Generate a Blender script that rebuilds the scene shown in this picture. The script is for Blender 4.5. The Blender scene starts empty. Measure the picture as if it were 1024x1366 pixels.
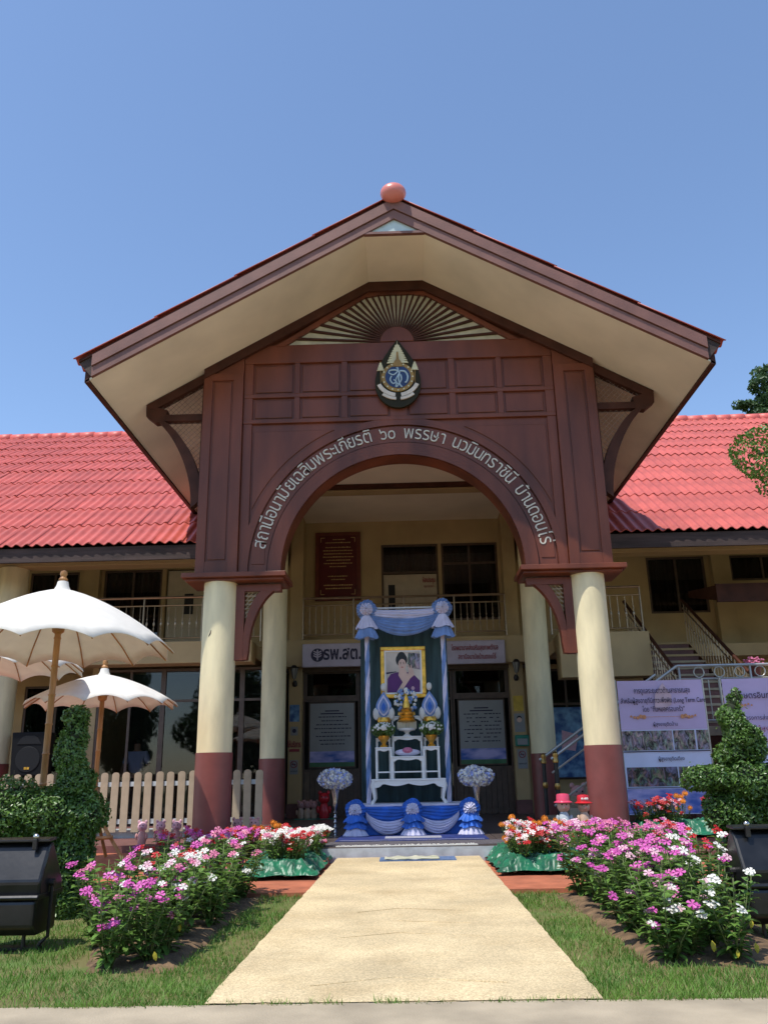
import bpy, math, random
import numpy as np
from mathutils import Vector, Matrix, noise
random.seed(7); RNG = np.random.default_rng(7)
S = bpy.context.scene
C = S.collection
pi = math.pi; rad = math.radians; sin = math.sin; cos = math.cos

# ------------------------------------------------------------------ camera, sky, sun
def Rz(a): return Matrix.Rotation(a, 3, 'Z')
def Rx(a): return Matrix.Rotation(a, 3, 'X')
cam = bpy.data.cameras.new('camera'); camo = bpy.data.objects.new('camera', cam); C.objects.link(camo)
cam.sensor_fit = 'VERTICAL'; cam.sensor_height = 24.0; cam.lens = 1110 / 1366 * 24.0
cam.clip_end = 3000; cam.clip_start = 0.05
camo.matrix_world = Matrix.Translation((0, 0, 1.1)) @ (Rz(rad(1.25)) @ Rx(pi / 2 + rad(17.45)) @ Rz(-rad(1.1))).to_4x4()
S.camera = camo
SUN = Vector((-0.95, -1.0, 3.05)).normalized()
w = bpy.data.worlds.new('World'); S.world = w; w.use_nodes = True
nt = w.node_tree
bg = nt.nodes['Background']
sky = nt.nodes.new('ShaderNodeTexSky'); sky.sky_type = 'NISHITA'; sky.sun_disc = False
sky.sun_elevation = math.asin(SUN.z); sky.sun_rotation = math.atan2(SUN.x, SUN.y)
sky.altitude = 300; sky.air_density = 1.0; sky.dust_density = 0.5; sky.ozone_density = 3.0
nt.links.new(sky.outputs[0], bg.inputs[0]); bg.inputs[1].default_value = 0.15
sl = bpy.data.lights.new('sun', 'SUN'); sl.energy = 3.1; sl.angle = rad(0.5); sl.color = (1.0, 0.95, 0.87)
so = bpy.data.objects.new('sun', sl); C.objects.link(so)
so.rotation_euler = SUN.to_track_quat('Z', 'Y').to_euler(); so.location = (0, 0, 30)
S.view_settings.view_transform = 'Standard'; S.view_settings.look = 'None'
S.view_settings.exposure = 0.60; S.view_settings.gamma = 1.0; S.view_settings.use_curve_mapping = False
S.cycles.max_bounces = 8; S.cycles.transparent_max_bounces = 12

# ------------------------------------------------------------------ materials
def mat(name, col, rough=0.6, var=0.12, scale=6.0, bump=0.0, bscale=None, metal=0.0, spec=0.5, rnd=0.0, col2=None,
        stretch=None, transl=0.0, coat=0.0, detail=5.0, thr=None, sheen=0.0):
    m = bpy.data.materials.new(name); m.use_nodes = True; t = m.node_tree; L = t.links
    b = t.nodes['Principled BSDF']
    b.inputs['Roughness'].default_value = rough; b.inputs['Metallic'].default_value = metal
    b.inputs['Specular IOR Level'].default_value = spec; b.inputs['Coat Weight'].default_value = coat
    b.inputs['Sheen Weight'].default_value = sheen
    tc = t.nodes.new('ShaderNodeTexCoord'); mp = t.nodes.new('ShaderNodeMapping')
    L.new(tc.outputs['Object'], mp.inputs[0])
    if stretch: mp.inputs['Scale'].default_value = stretch
    n = t.nodes.new('ShaderNodeTexNoise'); n.inputs['Scale'].default_value = scale; n.inputs['Detail'].default_value = detail
    L.new(mp.outputs[0], n.inputs['Vector'])
    mx = t.nodes.new('ShaderNodeMix'); mx.data_type = 'RGBA'
    c2 = col2 if col2 else tuple(c * (1 - var) ** 2 for c in col)
    c1 = col if col2 else tuple(min(1, c * (1 + var)) for c in col)
    mx.inputs[6].default_value = (*c2, 1); mx.inputs[7].default_value = (*c1, 1)
    mr = t.nodes.new('ShaderNodeMapRange'); lo, hi = thr if thr else (0.3, 0.7)
    mr.inputs[1].default_value = lo; mr.inputs[2].default_value = hi
    L.new(n.outputs['Fac'], mr.inputs[0]); L.new(mr.outputs[0], mx.inputs[0])
    out = mx.outputs[2]
    if rnd:
        oi = t.nodes.new('ShaderNodeObjectInfo'); hs = t.nodes.new('ShaderNodeHueSaturation')
        r2 = t.nodes.new('ShaderNodeMapRange'); r2.inputs[3].default_value = 1 - rnd; r2.inputs[4].default_value = 1 + rnd
        L.new(oi.outputs['Random'], r2.inputs[0]); L.new(r2.outputs[0], hs.inputs['Value']); L.new(out, hs.inputs['Color'])
        out = hs.outputs[0]
    L.new(out, b.inputs['Base Color'])
    if bump:
        n2 = t.nodes.new('ShaderNodeTexNoise'); n2.inputs['Scale'].default_value = bscale or scale * 4; n2.inputs['Detail'].default_value = 6
        L.new(mp.outputs[0], n2.inputs['Vector'])
        bp = t.nodes.new('ShaderNodeBump'); bp.inputs['Strength'].default_value = bump; bp.inputs['Distance'].default_value = 0.02
        L.new(n2.outputs['Fac'], bp.inputs['Height']); L.new(bp.outputs[0], b.inputs['Normal'])
    if transl:
        tr = t.nodes.new('ShaderNodeBsdfTranslucent'); L.new(out, tr.inputs[0])
        ms = t.nodes.new('ShaderNodeMixShader'); ms.inputs[0].default_value = transl
        L.new(b.outputs[0], ms.inputs[1]); L.new(tr.outputs[0], ms.inputs[2])
        L.new(ms.outputs[0], t.nodes['Material Output'].inputs[0])
    return m

def glass_mat(name, tint=0.6, rough=0.02):
    m = bpy.data.materials.new(name); m.use_nodes = True; t = m.node_tree; L = t.links
    t.nodes.remove(t.nodes['Principled BSDF'])
    tr = t.nodes.new('ShaderNodeBsdfTransparent'); tr.inputs[0].default_value = (tint, tint, tint, 1)
    g = t.nodes.new('ShaderNodeBsdfGlossy'); g.inputs['Roughness'].default_value = rough
    f = t.nodes.new('ShaderNodeFresnel'); f.inputs[0].default_value = 1.5
    ms = t.nodes.new('ShaderNodeMixShader')
    L.new(f.outputs[0], ms.inputs[0]); L.new(tr.outputs[0], ms.inputs[1]); L.new(g.outputs[0], ms.inputs[2])
    L.new(ms.outputs[0], t.nodes['Material Output'].inputs[0])
    return m

M = dict(
    wood=mat('maroon_paint', (.162, .042, .018), .40, .28, 2, .12, 40, stretch=(1, 1, .25), spec=.4),
    wood_d=mat('dark_brown_paint', (.070, .024, .014), .55, .2, 4, .1, 40, spec=.2),
    fascia=mat('fascia_paint', (.20, .088, .066), .5, .12, 3, .1, 40),
    tile=mat('red_roof_tile', (.50, .098, .074), .5, .16, 1.7, .12, 60, rnd=.10),
    ridge=mat('ridge_tile', (.62, .13, .105), .5, .10, 3, .1, 60, rnd=.05),
    board=mat('grey_brown_board', (.060, .038, .033), .8, .3, 5, .15, 40, stretch=(.3, 1, 3)),
    soffit=mat('soffit_paint', (.80, .72, .56), .75, .09, .9, .05, 60),
    wall=mat('cream_wall', (.47, .34, .17), .8, .07, 1.5, .12, 90),
    col=mat('cream_column', (.78, .68, .42), .65, .10, 5, .15, 60, stretch=(1, 1, .25)),
    dado=mat('maroon_dado', (.22, .062, .052), .45, .12, 3, .08, 60),
    gap=mat('cream_slats', (.60, .52, .36), .7),
    letter=mat('letter_paint', (.62, .57, .47), .5, .12, 20),
    fence=mat('fence_paint', (.46, .36, .24), .55, .1, 6, .08, 50, rnd=.06),
    bamboo=mat('bamboo', (.42, .20, .065), .4, .25, 9, .1, 50, stretch=(1, 1, .3)),
    canvas=mat('white_canvas', (.88, .85, .78), .85, .03, 8, .08, 400, transl=.28),
    paving=mat('terracotta', (.46, .145, .075), .6, .14, 5, .15, 120),
    step=mat('maroon_step', (.17, .07, .06), .6, .15, 5, .1, 100),
    floor=mat('dark_floor_tile', (.10, .075, .065), .35, .15, 7, .05, 60, rnd=.1),
    riser=mat('pale_riser', (.46, .50, .52), .6, .12, 8, .1, 60),
    chrome=mat('steel', (.55, .53, .50), .25, .1, 5, metal=1.0),
    whiterail=mat('pale_steel', (.50, .49, .45), .35, .1, 5, metal=.6),
    brass=mat('brass', (.42, .26, .09), .3, .2, 9, metal=1.0),
    darkmetal=mat('black_iron', (.02, .018, .018), .4, .3, 9),
    black=mat('black_housing', (.012, .012, .013), .30, .3, 9, .03, 20, spec=.5),
    blackglass=mat('dark_interior', (.012, .012, .014), .6),
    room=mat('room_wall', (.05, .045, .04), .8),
    curtain=mat('curtain', (.05, .045, .042), .9, .4, 3, stretch=(8, 1, .2)),
    frame=mat('window_frame', (.10, .065, .045), .5, .15, 8),
    door=mat('door_paint', (.52, .44, .32), .6, .05),
    plaque=mat('maroon_plaque', (.10, .013, .014), .3, .12, 5),
    plaqueframe=mat('plaque_frame', (.16, .035, .02), .4),
    gold=mat('gold', (.80, .43, .07), .28, .2, 12, .15, 60, metal=.85),
    goldprint=mat('gold_print', (.62, .42, .16), .5),
    whitepaint=mat('white_lacquer', (.78, .78, .76), .35, .04, 8),
    sign=mat('lavender_sign', (.50, .44, .52), .5, .05),
    banner=mat('lavender_banner', (.50, .43, .68), .45, .07, 1.6, .12, 5),
    bannerpale=mat('pale_blue_banner', (.55, .63, .85), .45, .05, 2),
    print_d=mat('print_dark', (.03, .025, .06), .6),
    print_red=mat('print_red', (.30, .04, .05), .6),
    print_n=mat('print_orange', (.62, .30, .14), .6, .3, 60),
    notice=mat('notice_print', (.27, .28, .28), .4, .06, 2),
    cloth_d=mat('dark_green_cloth', (.042, .085, .092), .8, .25, 3, .2, 9, stretch=(4, 1, .5)),
    royal=mat('royal_blue_cloth', (.010, .125, .56), .5, .2, 7, sheen=.3),
    sky_c=mat('light_blue_cloth', (.16, .27, .54), .6, .15, 7, sheen=.3),
    white_c=mat('pale_lilac_cloth', (.62, .60, .76), .6, .07, 7, sheen=.3),
    rug=mat('blue_rug', (.012, .028, .16), .9, .3, 8, .3, 200),
    rugprint=mat('rug_pattern', (.33, .33, .38), .9, .5, 60),
    satin=mat('green_satin', (.002, .13, .055), .40, .3, 6, .05, 30, spec=.5, sheen=.2),
    concrete=mat('road_concrete', (.40, .33, .23), .8, .16, 2.5, .25, 90),
    bark=mat('bark', (.10, .075, .05), .9, .3, 12, .4, 40),
    soil=mat('soil', (.17, .105, .055), .95, .35, 9, .5, 50),
    stem=mat('stem', (.13, .17, .05), .6, .2, 9),
    leaf=mat('vinca_leaf', (.125, .235, .045), .38, .28, 18, transl=.25, rnd=.18, spec=.6),
    yleaf=mat('yellow_leaf', (.50, .42, .03), .5, .2, 18, transl=.3),
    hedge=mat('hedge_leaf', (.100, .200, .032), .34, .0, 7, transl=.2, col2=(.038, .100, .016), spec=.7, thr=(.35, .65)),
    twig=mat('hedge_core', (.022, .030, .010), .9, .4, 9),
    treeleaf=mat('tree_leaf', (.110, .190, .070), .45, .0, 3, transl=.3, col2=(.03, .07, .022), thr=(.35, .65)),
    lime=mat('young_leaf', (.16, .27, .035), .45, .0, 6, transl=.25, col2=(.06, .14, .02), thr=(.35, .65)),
    magenta=mat('magenta_petal', (.66, .115, .44), .5, .18, 40, rnd=.15, transl=.2),
    pink=mat('pink_petal', (.72, .22, .36), .5, .15, 40, rnd=.15, transl=.2),
    palepink=mat('pale_pink_petal', (.78, .48, .56), .5, .1, 40, rnd=.1, transl=.2),
    white=mat('white_petal', (.82, .80, .74), .5, .04, 40, transl=.2),
    redp=mat('red_petal', (.55, .02, .025), .5, .15, 40, rnd=.15, transl=.15),
    orange=mat('marigold_petal', (.72, .24, .015), .6, .15, 60, rnd=.15, transl=.15),
    bluep=mat('blue_petal', (.36, .42, .76), .6, .15, 40),
    clay=mat('clay', (.55, .38, .27), .5, .1, 9),
    pinkclay=mat('pink_clay', (.58, .30, .28), .5, .1, 9),
    hatpink=mat('pink_glaze', (.70, .07, .14), .25, .08, 9),
    hatred=mat('red_glaze', (.55, .02, .03), .25, .08, 9),
    skin=mat('skin', (.42, .26, .17), .5, .05), shirt=mat('blue_shirt', (.42, .50, .72), .8, .05),
    trouser=mat('dark_trousers', (.03, .03, .04), .8), hair=mat('black_hair', (.01, .01, .01), .5),
    purple=mat('purple_print', (.09, .008, .13), .5), photobg=mat('cream_print', (.60, .53, .45), .5, .15, 3),
    skinprint=mat('skin_print', (.66, .45, .36), .5, .05), lipred=mat('lip_print', (.45, .05, .05), .5),
    emb=mat('emblem_plate', (.026, .022, .010), .6, spec=.2), embcream=mat('emblem_cream', (.66, .60, .38), .5, .1),
    embgold=mat('emblem_gold', (.34, .19, .03), .4), embblue=mat('emblem_blue', (.010, .030, .11), .4),
    embwhite=mat('emblem_white', (.42, .54, .62), .4), embrib=mat('emblem_ribbon', (.70, .60, .50), .5, .1),
    photo=mat('photo_print', (.45, .32, .28), .4, 0, 9, col2=(.012, .012, .016), thr=(.42, .62), stretch=(1.4, 1, .6)),
    photo2=mat('dark_photo_print', (.30, .06, .08), .4, 0, 7, col2=(.010, .010, .014), thr=(.45, .68)),
    photo3=mat('landscape_print', (.45, .42, .72), .4, 0, 2.2, col2=(.03, .10, .42), thr=(.35, .62), stretch=(1, 1, 2.5)),
    poster_b=mat('blue_poster', (.20, .40, .60), .4, 0, 5, col2=(.03, .09, .26), thr=(.4, .65)),
    green=mat('green_plastic', (.02, .22, .15), .35), yellow=mat('yellow_paper', (.60, .42, .06), .6),
    lampglass=mat('lamp_glass', (.30, .29, .25), .2, .05),
    glass=glass_mat('window_glass', .72), glass_d=glass_mat('tinted_glass', .38),
    lattice=mat('lattice_wire', (.24, .17, .12), .5), latticeback=mat('lattice_back', (.50, .42, .30), .7),
    triglass=mat('frosted_pane', (.52, .60, .58), .3, .05, 6),
)
# the walk: yellowish washed aggregate with stains
def mm(m): return M[m] if isinstance(m, str) else m
def path_mat():
    m = mat('washed_aggregate', (.67, .53, .31), .75, .12, 1.6, .35, 160)
    t = m.node_tree; L = t.links; b = t.nodes['Principled BSDF']
    src = b.inputs['Base Color'].links[0].from_socket
    tc = t.nodes.new('ShaderNodeTexCoord'); mp = t.nodes.new('ShaderNodeMapping'); mp.inputs['Scale'].default_value = (.8, 1.0, 1)
    L.new(tc.outputs['Object'], mp.inputs[0])
    n = t.nodes.new('ShaderNodeTexNoise'); n.inputs['Scale'].default_value = 1.9; n.inputs['Detail'].default_value = 8; n.inputs['Roughness'].default_value = .7
    L.new(mp.outputs[0], n.inputs['Vector'])
    r = t.nodes.new('ShaderNodeMapRange'); r.inputs[1].default_value = .48; r.inputs[2].default_value = .78; r.inputs[4].default_value = .55
    L.new(n.outputs['Fac'], r.inputs[0])
    mx = t.nodes.new('ShaderNodeMix'); mx.data_type = 'RGBA'; mx.inputs[7].default_value = (.42, .29, .13, 1)
    L.new(src, mx.inputs[6]); L.new(r.outputs[0], mx.inputs[0])
    v = t.nodes.new('ShaderNodeTexVoronoi'); v.inputs['Scale'].default_value = 130; L.new(tc.outputs['Object'], v.inputs['Vector'])
    r2 = t.nodes.new('ShaderNodeMapRange'); r2.inputs[1].default_value = 0; r2.inputs[2].default_value = 1; r2.inputs[3].default_value = .70; r2.inputs[4].default_value = 1.18
    sp = t.nodes.new('ShaderNodeSeparateColor'); L.new(v.outputs['Color'], sp.inputs[0]); L.new(sp.outputs[0], r2.inputs[0])
    hs = t.nodes.new('ShaderNodeHueSaturation'); L.new(mx.outputs[2], hs.inputs['Color']); L.new(r2.outputs[0], hs.inputs['Value'])
    L.new(hs.outputs[0], b.inputs['Base Color']); return m
M['path'] = path_mat()
def snap(name, scale, val, sat, stretch):
    m = mat(name, (.5, .5, .5), .4); t = m.node_tree; L = t.links; b = t.nodes['Principled BSDF']
    tc = t.nodes.new('ShaderNodeTexCoord'); mp = t.nodes.new('ShaderNodeMapping'); mp.inputs['Scale'].default_value = stretch; L.new(tc.outputs['Object'], mp.inputs[0])
    n = t.nodes.new('ShaderNodeTexNoise'); n.inputs['Scale'].default_value = scale; n.inputs['Detail'].default_value = 4; n.inputs['Roughness'].default_value = .7; n.inputs['Distortion'].default_value = .8; L.new(mp.outputs[0], n.inputs['Vector'])
    c = t.nodes.new('ShaderNodeBrightContrast'); c.inputs[1].default_value = -.42; c.inputs[2].default_value = 2.6; L.new(n.outputs['Color'], c.inputs[0])
    h = t.nodes.new('ShaderNodeHueSaturation'); h.inputs['Saturation'].default_value = sat; h.inputs['Value'].default_value = val; L.new(c.outputs[0], h.inputs['Color']); L.new(h.outputs[0], b.inputs['Base Color']); return m
M['photo'] = snap('group_photo_print', 11, .60, .28, (1.3, 1, .6)); M['photo2'] = snap('evening_photo_print', 8, .42, .45, (1.2, 1, .8))
M['lawn'] = mat('lawn_ground', (.075, .15, .022), .95, 0, 2.2, .5, 60, col2=(.15, .135, .045), thr=(.45, .75))
M['grass'] = mat('grass_blade', (.17, .31, .045), .6, 0, 2.6, transl=.3, col2=(.085, .20, .022), thr=(.35, .65))
M['grassdry'] = mat('dry_grass', (.42, .36, .16), .7, .2, 4, transl=.3)

# ------------------------------------------------------------------ object helpers
def link(o, parent=None):
    C.objects.link(o)
    if parent is not None: o.parent = parent
    return o
def tag(o, label=None, cat=None, group=None, kind=None):
    if label: o['label'] = label
    if cat: o['category'] = cat
    if group: o['group'] = group
    if kind: o['kind'] = kind
    return o
def empty(name, loc, label, cat, group=None, rz=0):
    o = bpy.data.objects.new(name, None); o.location = loc; o.rotation_euler = (0, 0, rz); o.empty_display_size = .1
    C.objects.link(o); return tag(o, label, cat, group)

class MB:
    def __init__(s, org=(0, 0, 0)): s.v = []; s.f = []; s.o = Vector(org)
    def add(s, vs, fs):
        n = len(s.v); s.v += [tuple(Vector(p) - s.o) for p in vs]; s.f += [tuple(i + n for i in f) for f in fs]; return s
    def box(s, x0, x1, y0, y1, z0, z1):
        return s.add([(x0, y0, z0), (x1, y0, z0), (x1, y1, z0), (x0, y1, z0), (x0, y0, z1), (x1, y0, z1), (x1, y1, z1), (x0, y1, z1)],
                     [(0, 3, 2, 1), (4, 5, 6, 7), (0, 1, 5, 4), (1, 2, 6, 5), (2, 3, 7, 6), (3, 0, 4, 7)])
    def prism(s, pts, y0, y1):          # polygon given as (x, z), extruded from y0 to y1
        n = len(pts)
        return s.add([(x, y0, z) for x, z in pts] + [(x, y1, z) for x, z in pts],
                     [tuple(range(n - 1, -1, -1)), tuple(range(n, 2 * n))] + [(i, (i + 1) % n, n + (i + 1) % n, n + i) for i in range(n)])
    def prismx(s, pts, x0, x1):         # polygon given as (y, z), extruded along x
        n = len(pts)
        return s.add([(x0, y, z) for y, z in pts] + [(x1, y, z) for y, z in pts],
                     [tuple(range(n)), tuple(range(2 * n - 1, n - 1, -1))] + [(i, n + i, n + (i + 1) % n, (i + 1) % n) for i in range(n)])
    def strip(s, xs, zb, zt, y0, y1):   # slab between two curves zb(x), zt(x)
        for a, b in zip(xs[:-1], xs[1:]):
            q = [(a, zb(a)), (b, zb(b)), (b, zt(b)), (a, zt(a))]
            vs = [(x, y0, z) for x, z in q] + [(x, y1, z) for x, z in q]
            s.add(vs, [(0, 1, 2, 3), (7, 6, 5, 4), (0, 4, 5, 1), (3, 2, 6, 7)])
        return s
    def tube(s, p0, p1, r, r1=None, n=8, caps=True):
        p0 = Vector(p0); p1 = Vector(p1); r1 = r if r1 is None else r1
        d = (p1 - p0).normalized(); a = d.orthogonal().normalized(); b = d.cross(a)
        vs = []
        for p, q in ((p0, r), (p1, r1)):
            for i in range(n):
                t = 2 * pi * i / n; vs.append(p + (a * cos(t) + b * sin(t)) * q)
        fs = [(i, (i + 1) % n, n + (i + 1) % n, n + i) for i in range(n)]
        if caps: fs += [tuple(range(n - 1, -1, -1)), tuple(range(n, 2 * n))]
        return s.add(vs, fs)
    def path(s, pts, r, n=6, close=False):
        pts = [Vector(p) for p in pts]; N = len(pts); vs = []
        up = None
        for i, p in enumerate(pts):
            a = pts[max(i - 1, 0)] if not close else pts[i - 1]; b = pts[min(i + 1, N - 1)] if not close else pts[(i + 1) % N]
            d = (b - a).normalized()
            if up is None: up = d.orthogonal().normalized()
            up = (up - d * up.dot(d)); up = up.normalized() if up.length > 1e-6 else d.orthogonal().normalized()
            sd = d.cross(up); rr = r[i] if isinstance(r, (list, tuple)) else r
            for j in range(n):
                t = 2 * pi * j / n; vs.append(p + (up * cos(t) + sd * sin(t)) * rr)
        fs = []
        for i in range(N if close else N - 1):
            k = (i + 1) % N
            for j in range(n): fs.append((i * n + j, i * n + (j + 1) % n, k * n + (j + 1) % n, k * n + j))
        if not close: fs += [tuple(range(n - 1, -1, -1)), tuple((N - 1) * n + j for j in range(n))]
        return s.add(vs, fs)
    def lathe(s, prof, c, n=24):        # profile (r, z) about the vertical through c
        cx, cy, cz = c; vs = []; fs = []
        for r, z in prof:
            for i in range(n):
                t = 2 * pi * i / n; vs.append((cx + r * cos(t), cy + r * sin(t), cz + z))
        for k in range(len(prof) - 1):
            for i in range(n): fs.append((k * n + i, k * n + (i + 1) % n, (k + 1) * n + (i + 1) % n, (k + 1) * n + i))
        fs += [tuple(range(n - 1, -1, -1)), tuple((len(prof) - 1) * n + i for i in range(n))]
        return s.add(vs, fs)
    def ell(s, c, r, n=14, m=8, squash=None):
        pr = [(max(1e-4, sin(pi * k / m)), -cos(pi * k / m)) for k in range(m + 1)]
        vs = []; fs = []
        for q, z in pr:
            for i in range(n):
                t = 2 * pi * i / n; vs.append((c[0] + r[0] * q * cos(t), c[1] + r[1] * q * sin(t), c[2] + r[2] * z))
        for k in range(m):
            for i in range(n): fs.append((k * n + i, k * n + (i + 1) % n, (k + 1) * n + (i + 1) % n, (k + 1) * n + i))
        return s.add(vs, fs)
    def grid(s, fn, nu, nv):
        vs = [fn(u / nu, v / nv) for v in range(nv + 1) for u in range(nu + 1)]
        fs = [(v * (nu + 1) + u, v * (nu + 1) + u + 1, (v + 1) * (nu + 1) + u + 1, (v + 1) * (nu + 1) + u) for v in range(nv) for u in range(nu)]
        return s.add(vs, fs)
    def mesh(s, name, m, smooth=False):
        me = bpy.data.meshes.new(name); me.from_pydata(s.v, [], s.f)
        if m is not None: me.materials.append(M[m] if isinstance(m, str) else m)
        if smooth:
            me.polygons.foreach_set('use_smooth', [True] * len(me.polygons))
        me.update(); return me
    def build(s, name, m, parent=None, smooth=False, bev=0, solid=0, sub=0):
        o = bpy.data.objects.new(name, s.mesh(name, m, smooth)); o.location = s.o
        if parent is not None and parent.type == 'EMPTY' and tuple(s.o) == (0, 0, 0):
            o.location = -Vector(parent.location)      # parts are written in world coordinates
            if parent.parent is not None: o.location = (0, 0, 0)
        link(o, parent)
        if parent is not None and parent.type == 'MESH': o.location = (0, 0, 0)
        if smooth:
            md = o.modifiers.new('e', 'EDGE_SPLIT'); md.split_angle = rad(42)
        if bev:
            md = o.modifiers.new('b', 'BEVEL'); md.width = bev; md.segments = 2; md.limit_method = 'ANGLE'
        if solid:
            md = o.modifiers.new('s', 'SOLIDIFY'); md.thickness = solid
        if sub:
            md = o.modifiers.new('u', 'SUBSURF'); md.levels = sub; md.render_levels = sub
        return o
def B(*a): return MB().box(*a)
def inst(me, name, loc, parent=None, rot=(0, 0, 0), sc=1.0):
    o = bpy.data.objects.new(name, me); o.location = loc; o.rotation_euler = rot
    o.scale = (sc, sc, sc) if not isinstance(sc, tuple) else sc
    return link(o, parent)
def struct(o): o['kind'] = 'structure'; return o
def stuff(o): o['kind'] = 'stuff'; return o
_tc = {}
def textmesh(body, size, extr=0.0, off=0.0, m='print_d', align='CENTER'):
    k = (body, size, extr, off, m, align)
    if k in _tc: return _tc[k]
    c = bpy.data.curves.new('t', 'FONT'); c.body = body; c.size = size; c.extrude = extr; c.offset = off; c.align_x = align
    c.resolution_u = 3
    o = bpy.data.objects.new('t', c); C.objects.link(o); bpy.context.view_layer.update()
    me = bpy.data.meshes.new_from_object(o.evaluated_get(bpy.context.evaluated_depsgraph_get()))
    me.materials.clear(); me.materials.append(M[m])
    bpy.data.objects.remove(o); _tc[k] = me; return me
def put_text(body, size, x, y, z, parent, m='print_d', extr=0.001, off=0.0, align='CENTER', name='lettering', fit=None):
    me = textmesh(body, size, extr, off, m, align)
    o = bpy.data.objects.new(name, me); o.rotation_euler = (pi / 2, 0, 0)
    if fit:
        xs = [v.co.x for v in me.vertices]; wd = max(xs) - min(xs)
        if wd > 0: o.scale.x = fit / wd
    pl = Vector(parent.location) if parent.type == 'EMPTY' else Vector((0, 0, 0))
    o.location = Vector((x, y, z)) - pl; return link(o, parent)

ORD = ('first', 'second', 'third', 'fourth', 'fifth', 'sixth', 'seventh', 'eighth', 'ninth', 'tenth') + tuple('%dth' % k for k in range(11, 40))
# ------------------------------------------------------------------ ground
struct(MB().grid(lambda u, v: (-150 + 300 * u, -40 + 300 * v, -.03), 4, 4).build('ground', 'lawn'))
struct(MB().grid(lambda u, v: (-14 + 28 * u, 4.66 + 4.2 * v, .012 * noise.noise(Vector((u * 40, v * 12, 0))) - .004), 140, 30).build('lawn', 'lawn', smooth=True))
rd = struct(B(-60, 60, -3.0, 4.69, -.12, .010).build('road', 'concrete'))
# centre walk
PX = .975
pm = MB()
def PXL(v): return 1.05 - .14 * v
def PXR(v): return .94 - .08 * v
def pz(y): return .02 + .085 * (y - 4.7) / 6.5
pm.grid(lambda u, v: (-(PXL(v)) + (PXL(v) + PXR(v)) * u + (.010 * noise.noise(Vector((u, v * 34, 7))) + .010 * noise.noise(Vector((u, v * 110, 3)))) * abs(2 * u - 1) ** 6, 4.70 + 6.5 * v + (.015 * noise.noise(Vector((u * 30, 5, 0))) if v == 0 else 0), pz(4.70 + 6.5 * v) - (.006 if v == 0 else 0) + .003 * noise.noise(Vector((u * 4, v * 9, 3)))), 40, 80)
pm.prismx([(4.70, -.05), (11.2, -.05), (11.2, .095), (4.70, .01)], -PX + .09, PX - .13)
pathway = struct(pm.build('path', 'path', smooth=True))
for k, yy in enumerate((5.05, 6.3, 6.75, 7.3)):
    pts = [(-.55 + .04 * k, yy - .06, pz(yy) + .001), (-.1, yy + .10, pz(yy + .1) + .002), (.5 - .03 * k, yy - .04, pz(yy) + .001)]
    MB().path(pts, .0035 if k == 0 else .0022, 5).build('score_line', 'path', pathway)
# terracotta forecourt and steps
fc = B(-12, 12, 8.62, 13.9, -.08, .035).build('forecourt', 'paving'); struct(fc)
struct(B(-12, -1.02, 10.75, 12.4, .03, .11).build('left_step', 'paving'))
struct(B(.98, 12, 11.2, 12.3, .03, .11).build('right_step', 'step'))
plat = struct(B(-3.05, 3.0, 11.3, 26, -.05, .205).build('porch_platform', 'riser'))
struct(B(-14, -3.05, 12.4, 26, -.05, .205).build('left_platform', 'step'))
struct(B(3.0, 14, 12.0, 26, -.05, .205).build('right_platform', 'step'))
# floor tiles laid on the porch, near rows one by one
tm = MB(); tm.box(0, .592, 0, .592, 0, .012); tme = tm.mesh('floor_tile', 'floor')
k = 0
for j in range(14):
    for i in range(10):
        inst(tme, 'floor_tile', (-3.0 + i * .6, 11.32 + j * .6, .206), plat)
# pale edge of frayed matting along the front of the platform
em = MB()
for i in range(160):
    x = -.94 + i * 1.8 / 160
    em.box(x, x + .011, 11.33, 11.36 + random.uniform(0, .07), .219, .228 + random.uniform(0, .012))
tag(em.build('frayed_mat_edge', 'white'), 'cream frayed edge of matting along the top of the porch step', 'mat')

# ------------------------------------------------------------------ portico
PT = empty('entrance_portico', (0, 12, .2), 'maroon gabled entrance portico with round arch, inscription and four cream columns', 'portico')
def soff(x): return 8.80 if abs(x) < .44 else 8.80 - .57 * (abs(x) - .44)
AC = 3.98; AR = 1.81
def arc_z(x, R=AR):
    return AC + math.sqrt(max(0, R * R - x * x)) if abs(x) < R else 3.95
def part(mb, name, m, **k): return mb.build(name, m, PT, **k)
xs = sorted(set([-2.44, 2.44, -AR, AR, -.44, .44] + [AR * cos(pi * i / 60) for i in range(61)] + [2.44 - .1 * i for i in range(7)] + [-2.44 + .1 * i for i in range(7)]))
part(MB().strip(xs, lambda x: arc_z(x), lambda x: min(soff(x) - .003, 8.79), 12.0, 12.40), 'front_wall', 'wood')
# end faces of arch wall
part(B(-2.44, -AR, 12.001, 12.399, 3.93, 3.952), 'wall_foot', 'wood'); part(B(AR, 2.44, 12.001, 12.399, 3.93, 3.952), 'wall_foot', 'wood')
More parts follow.
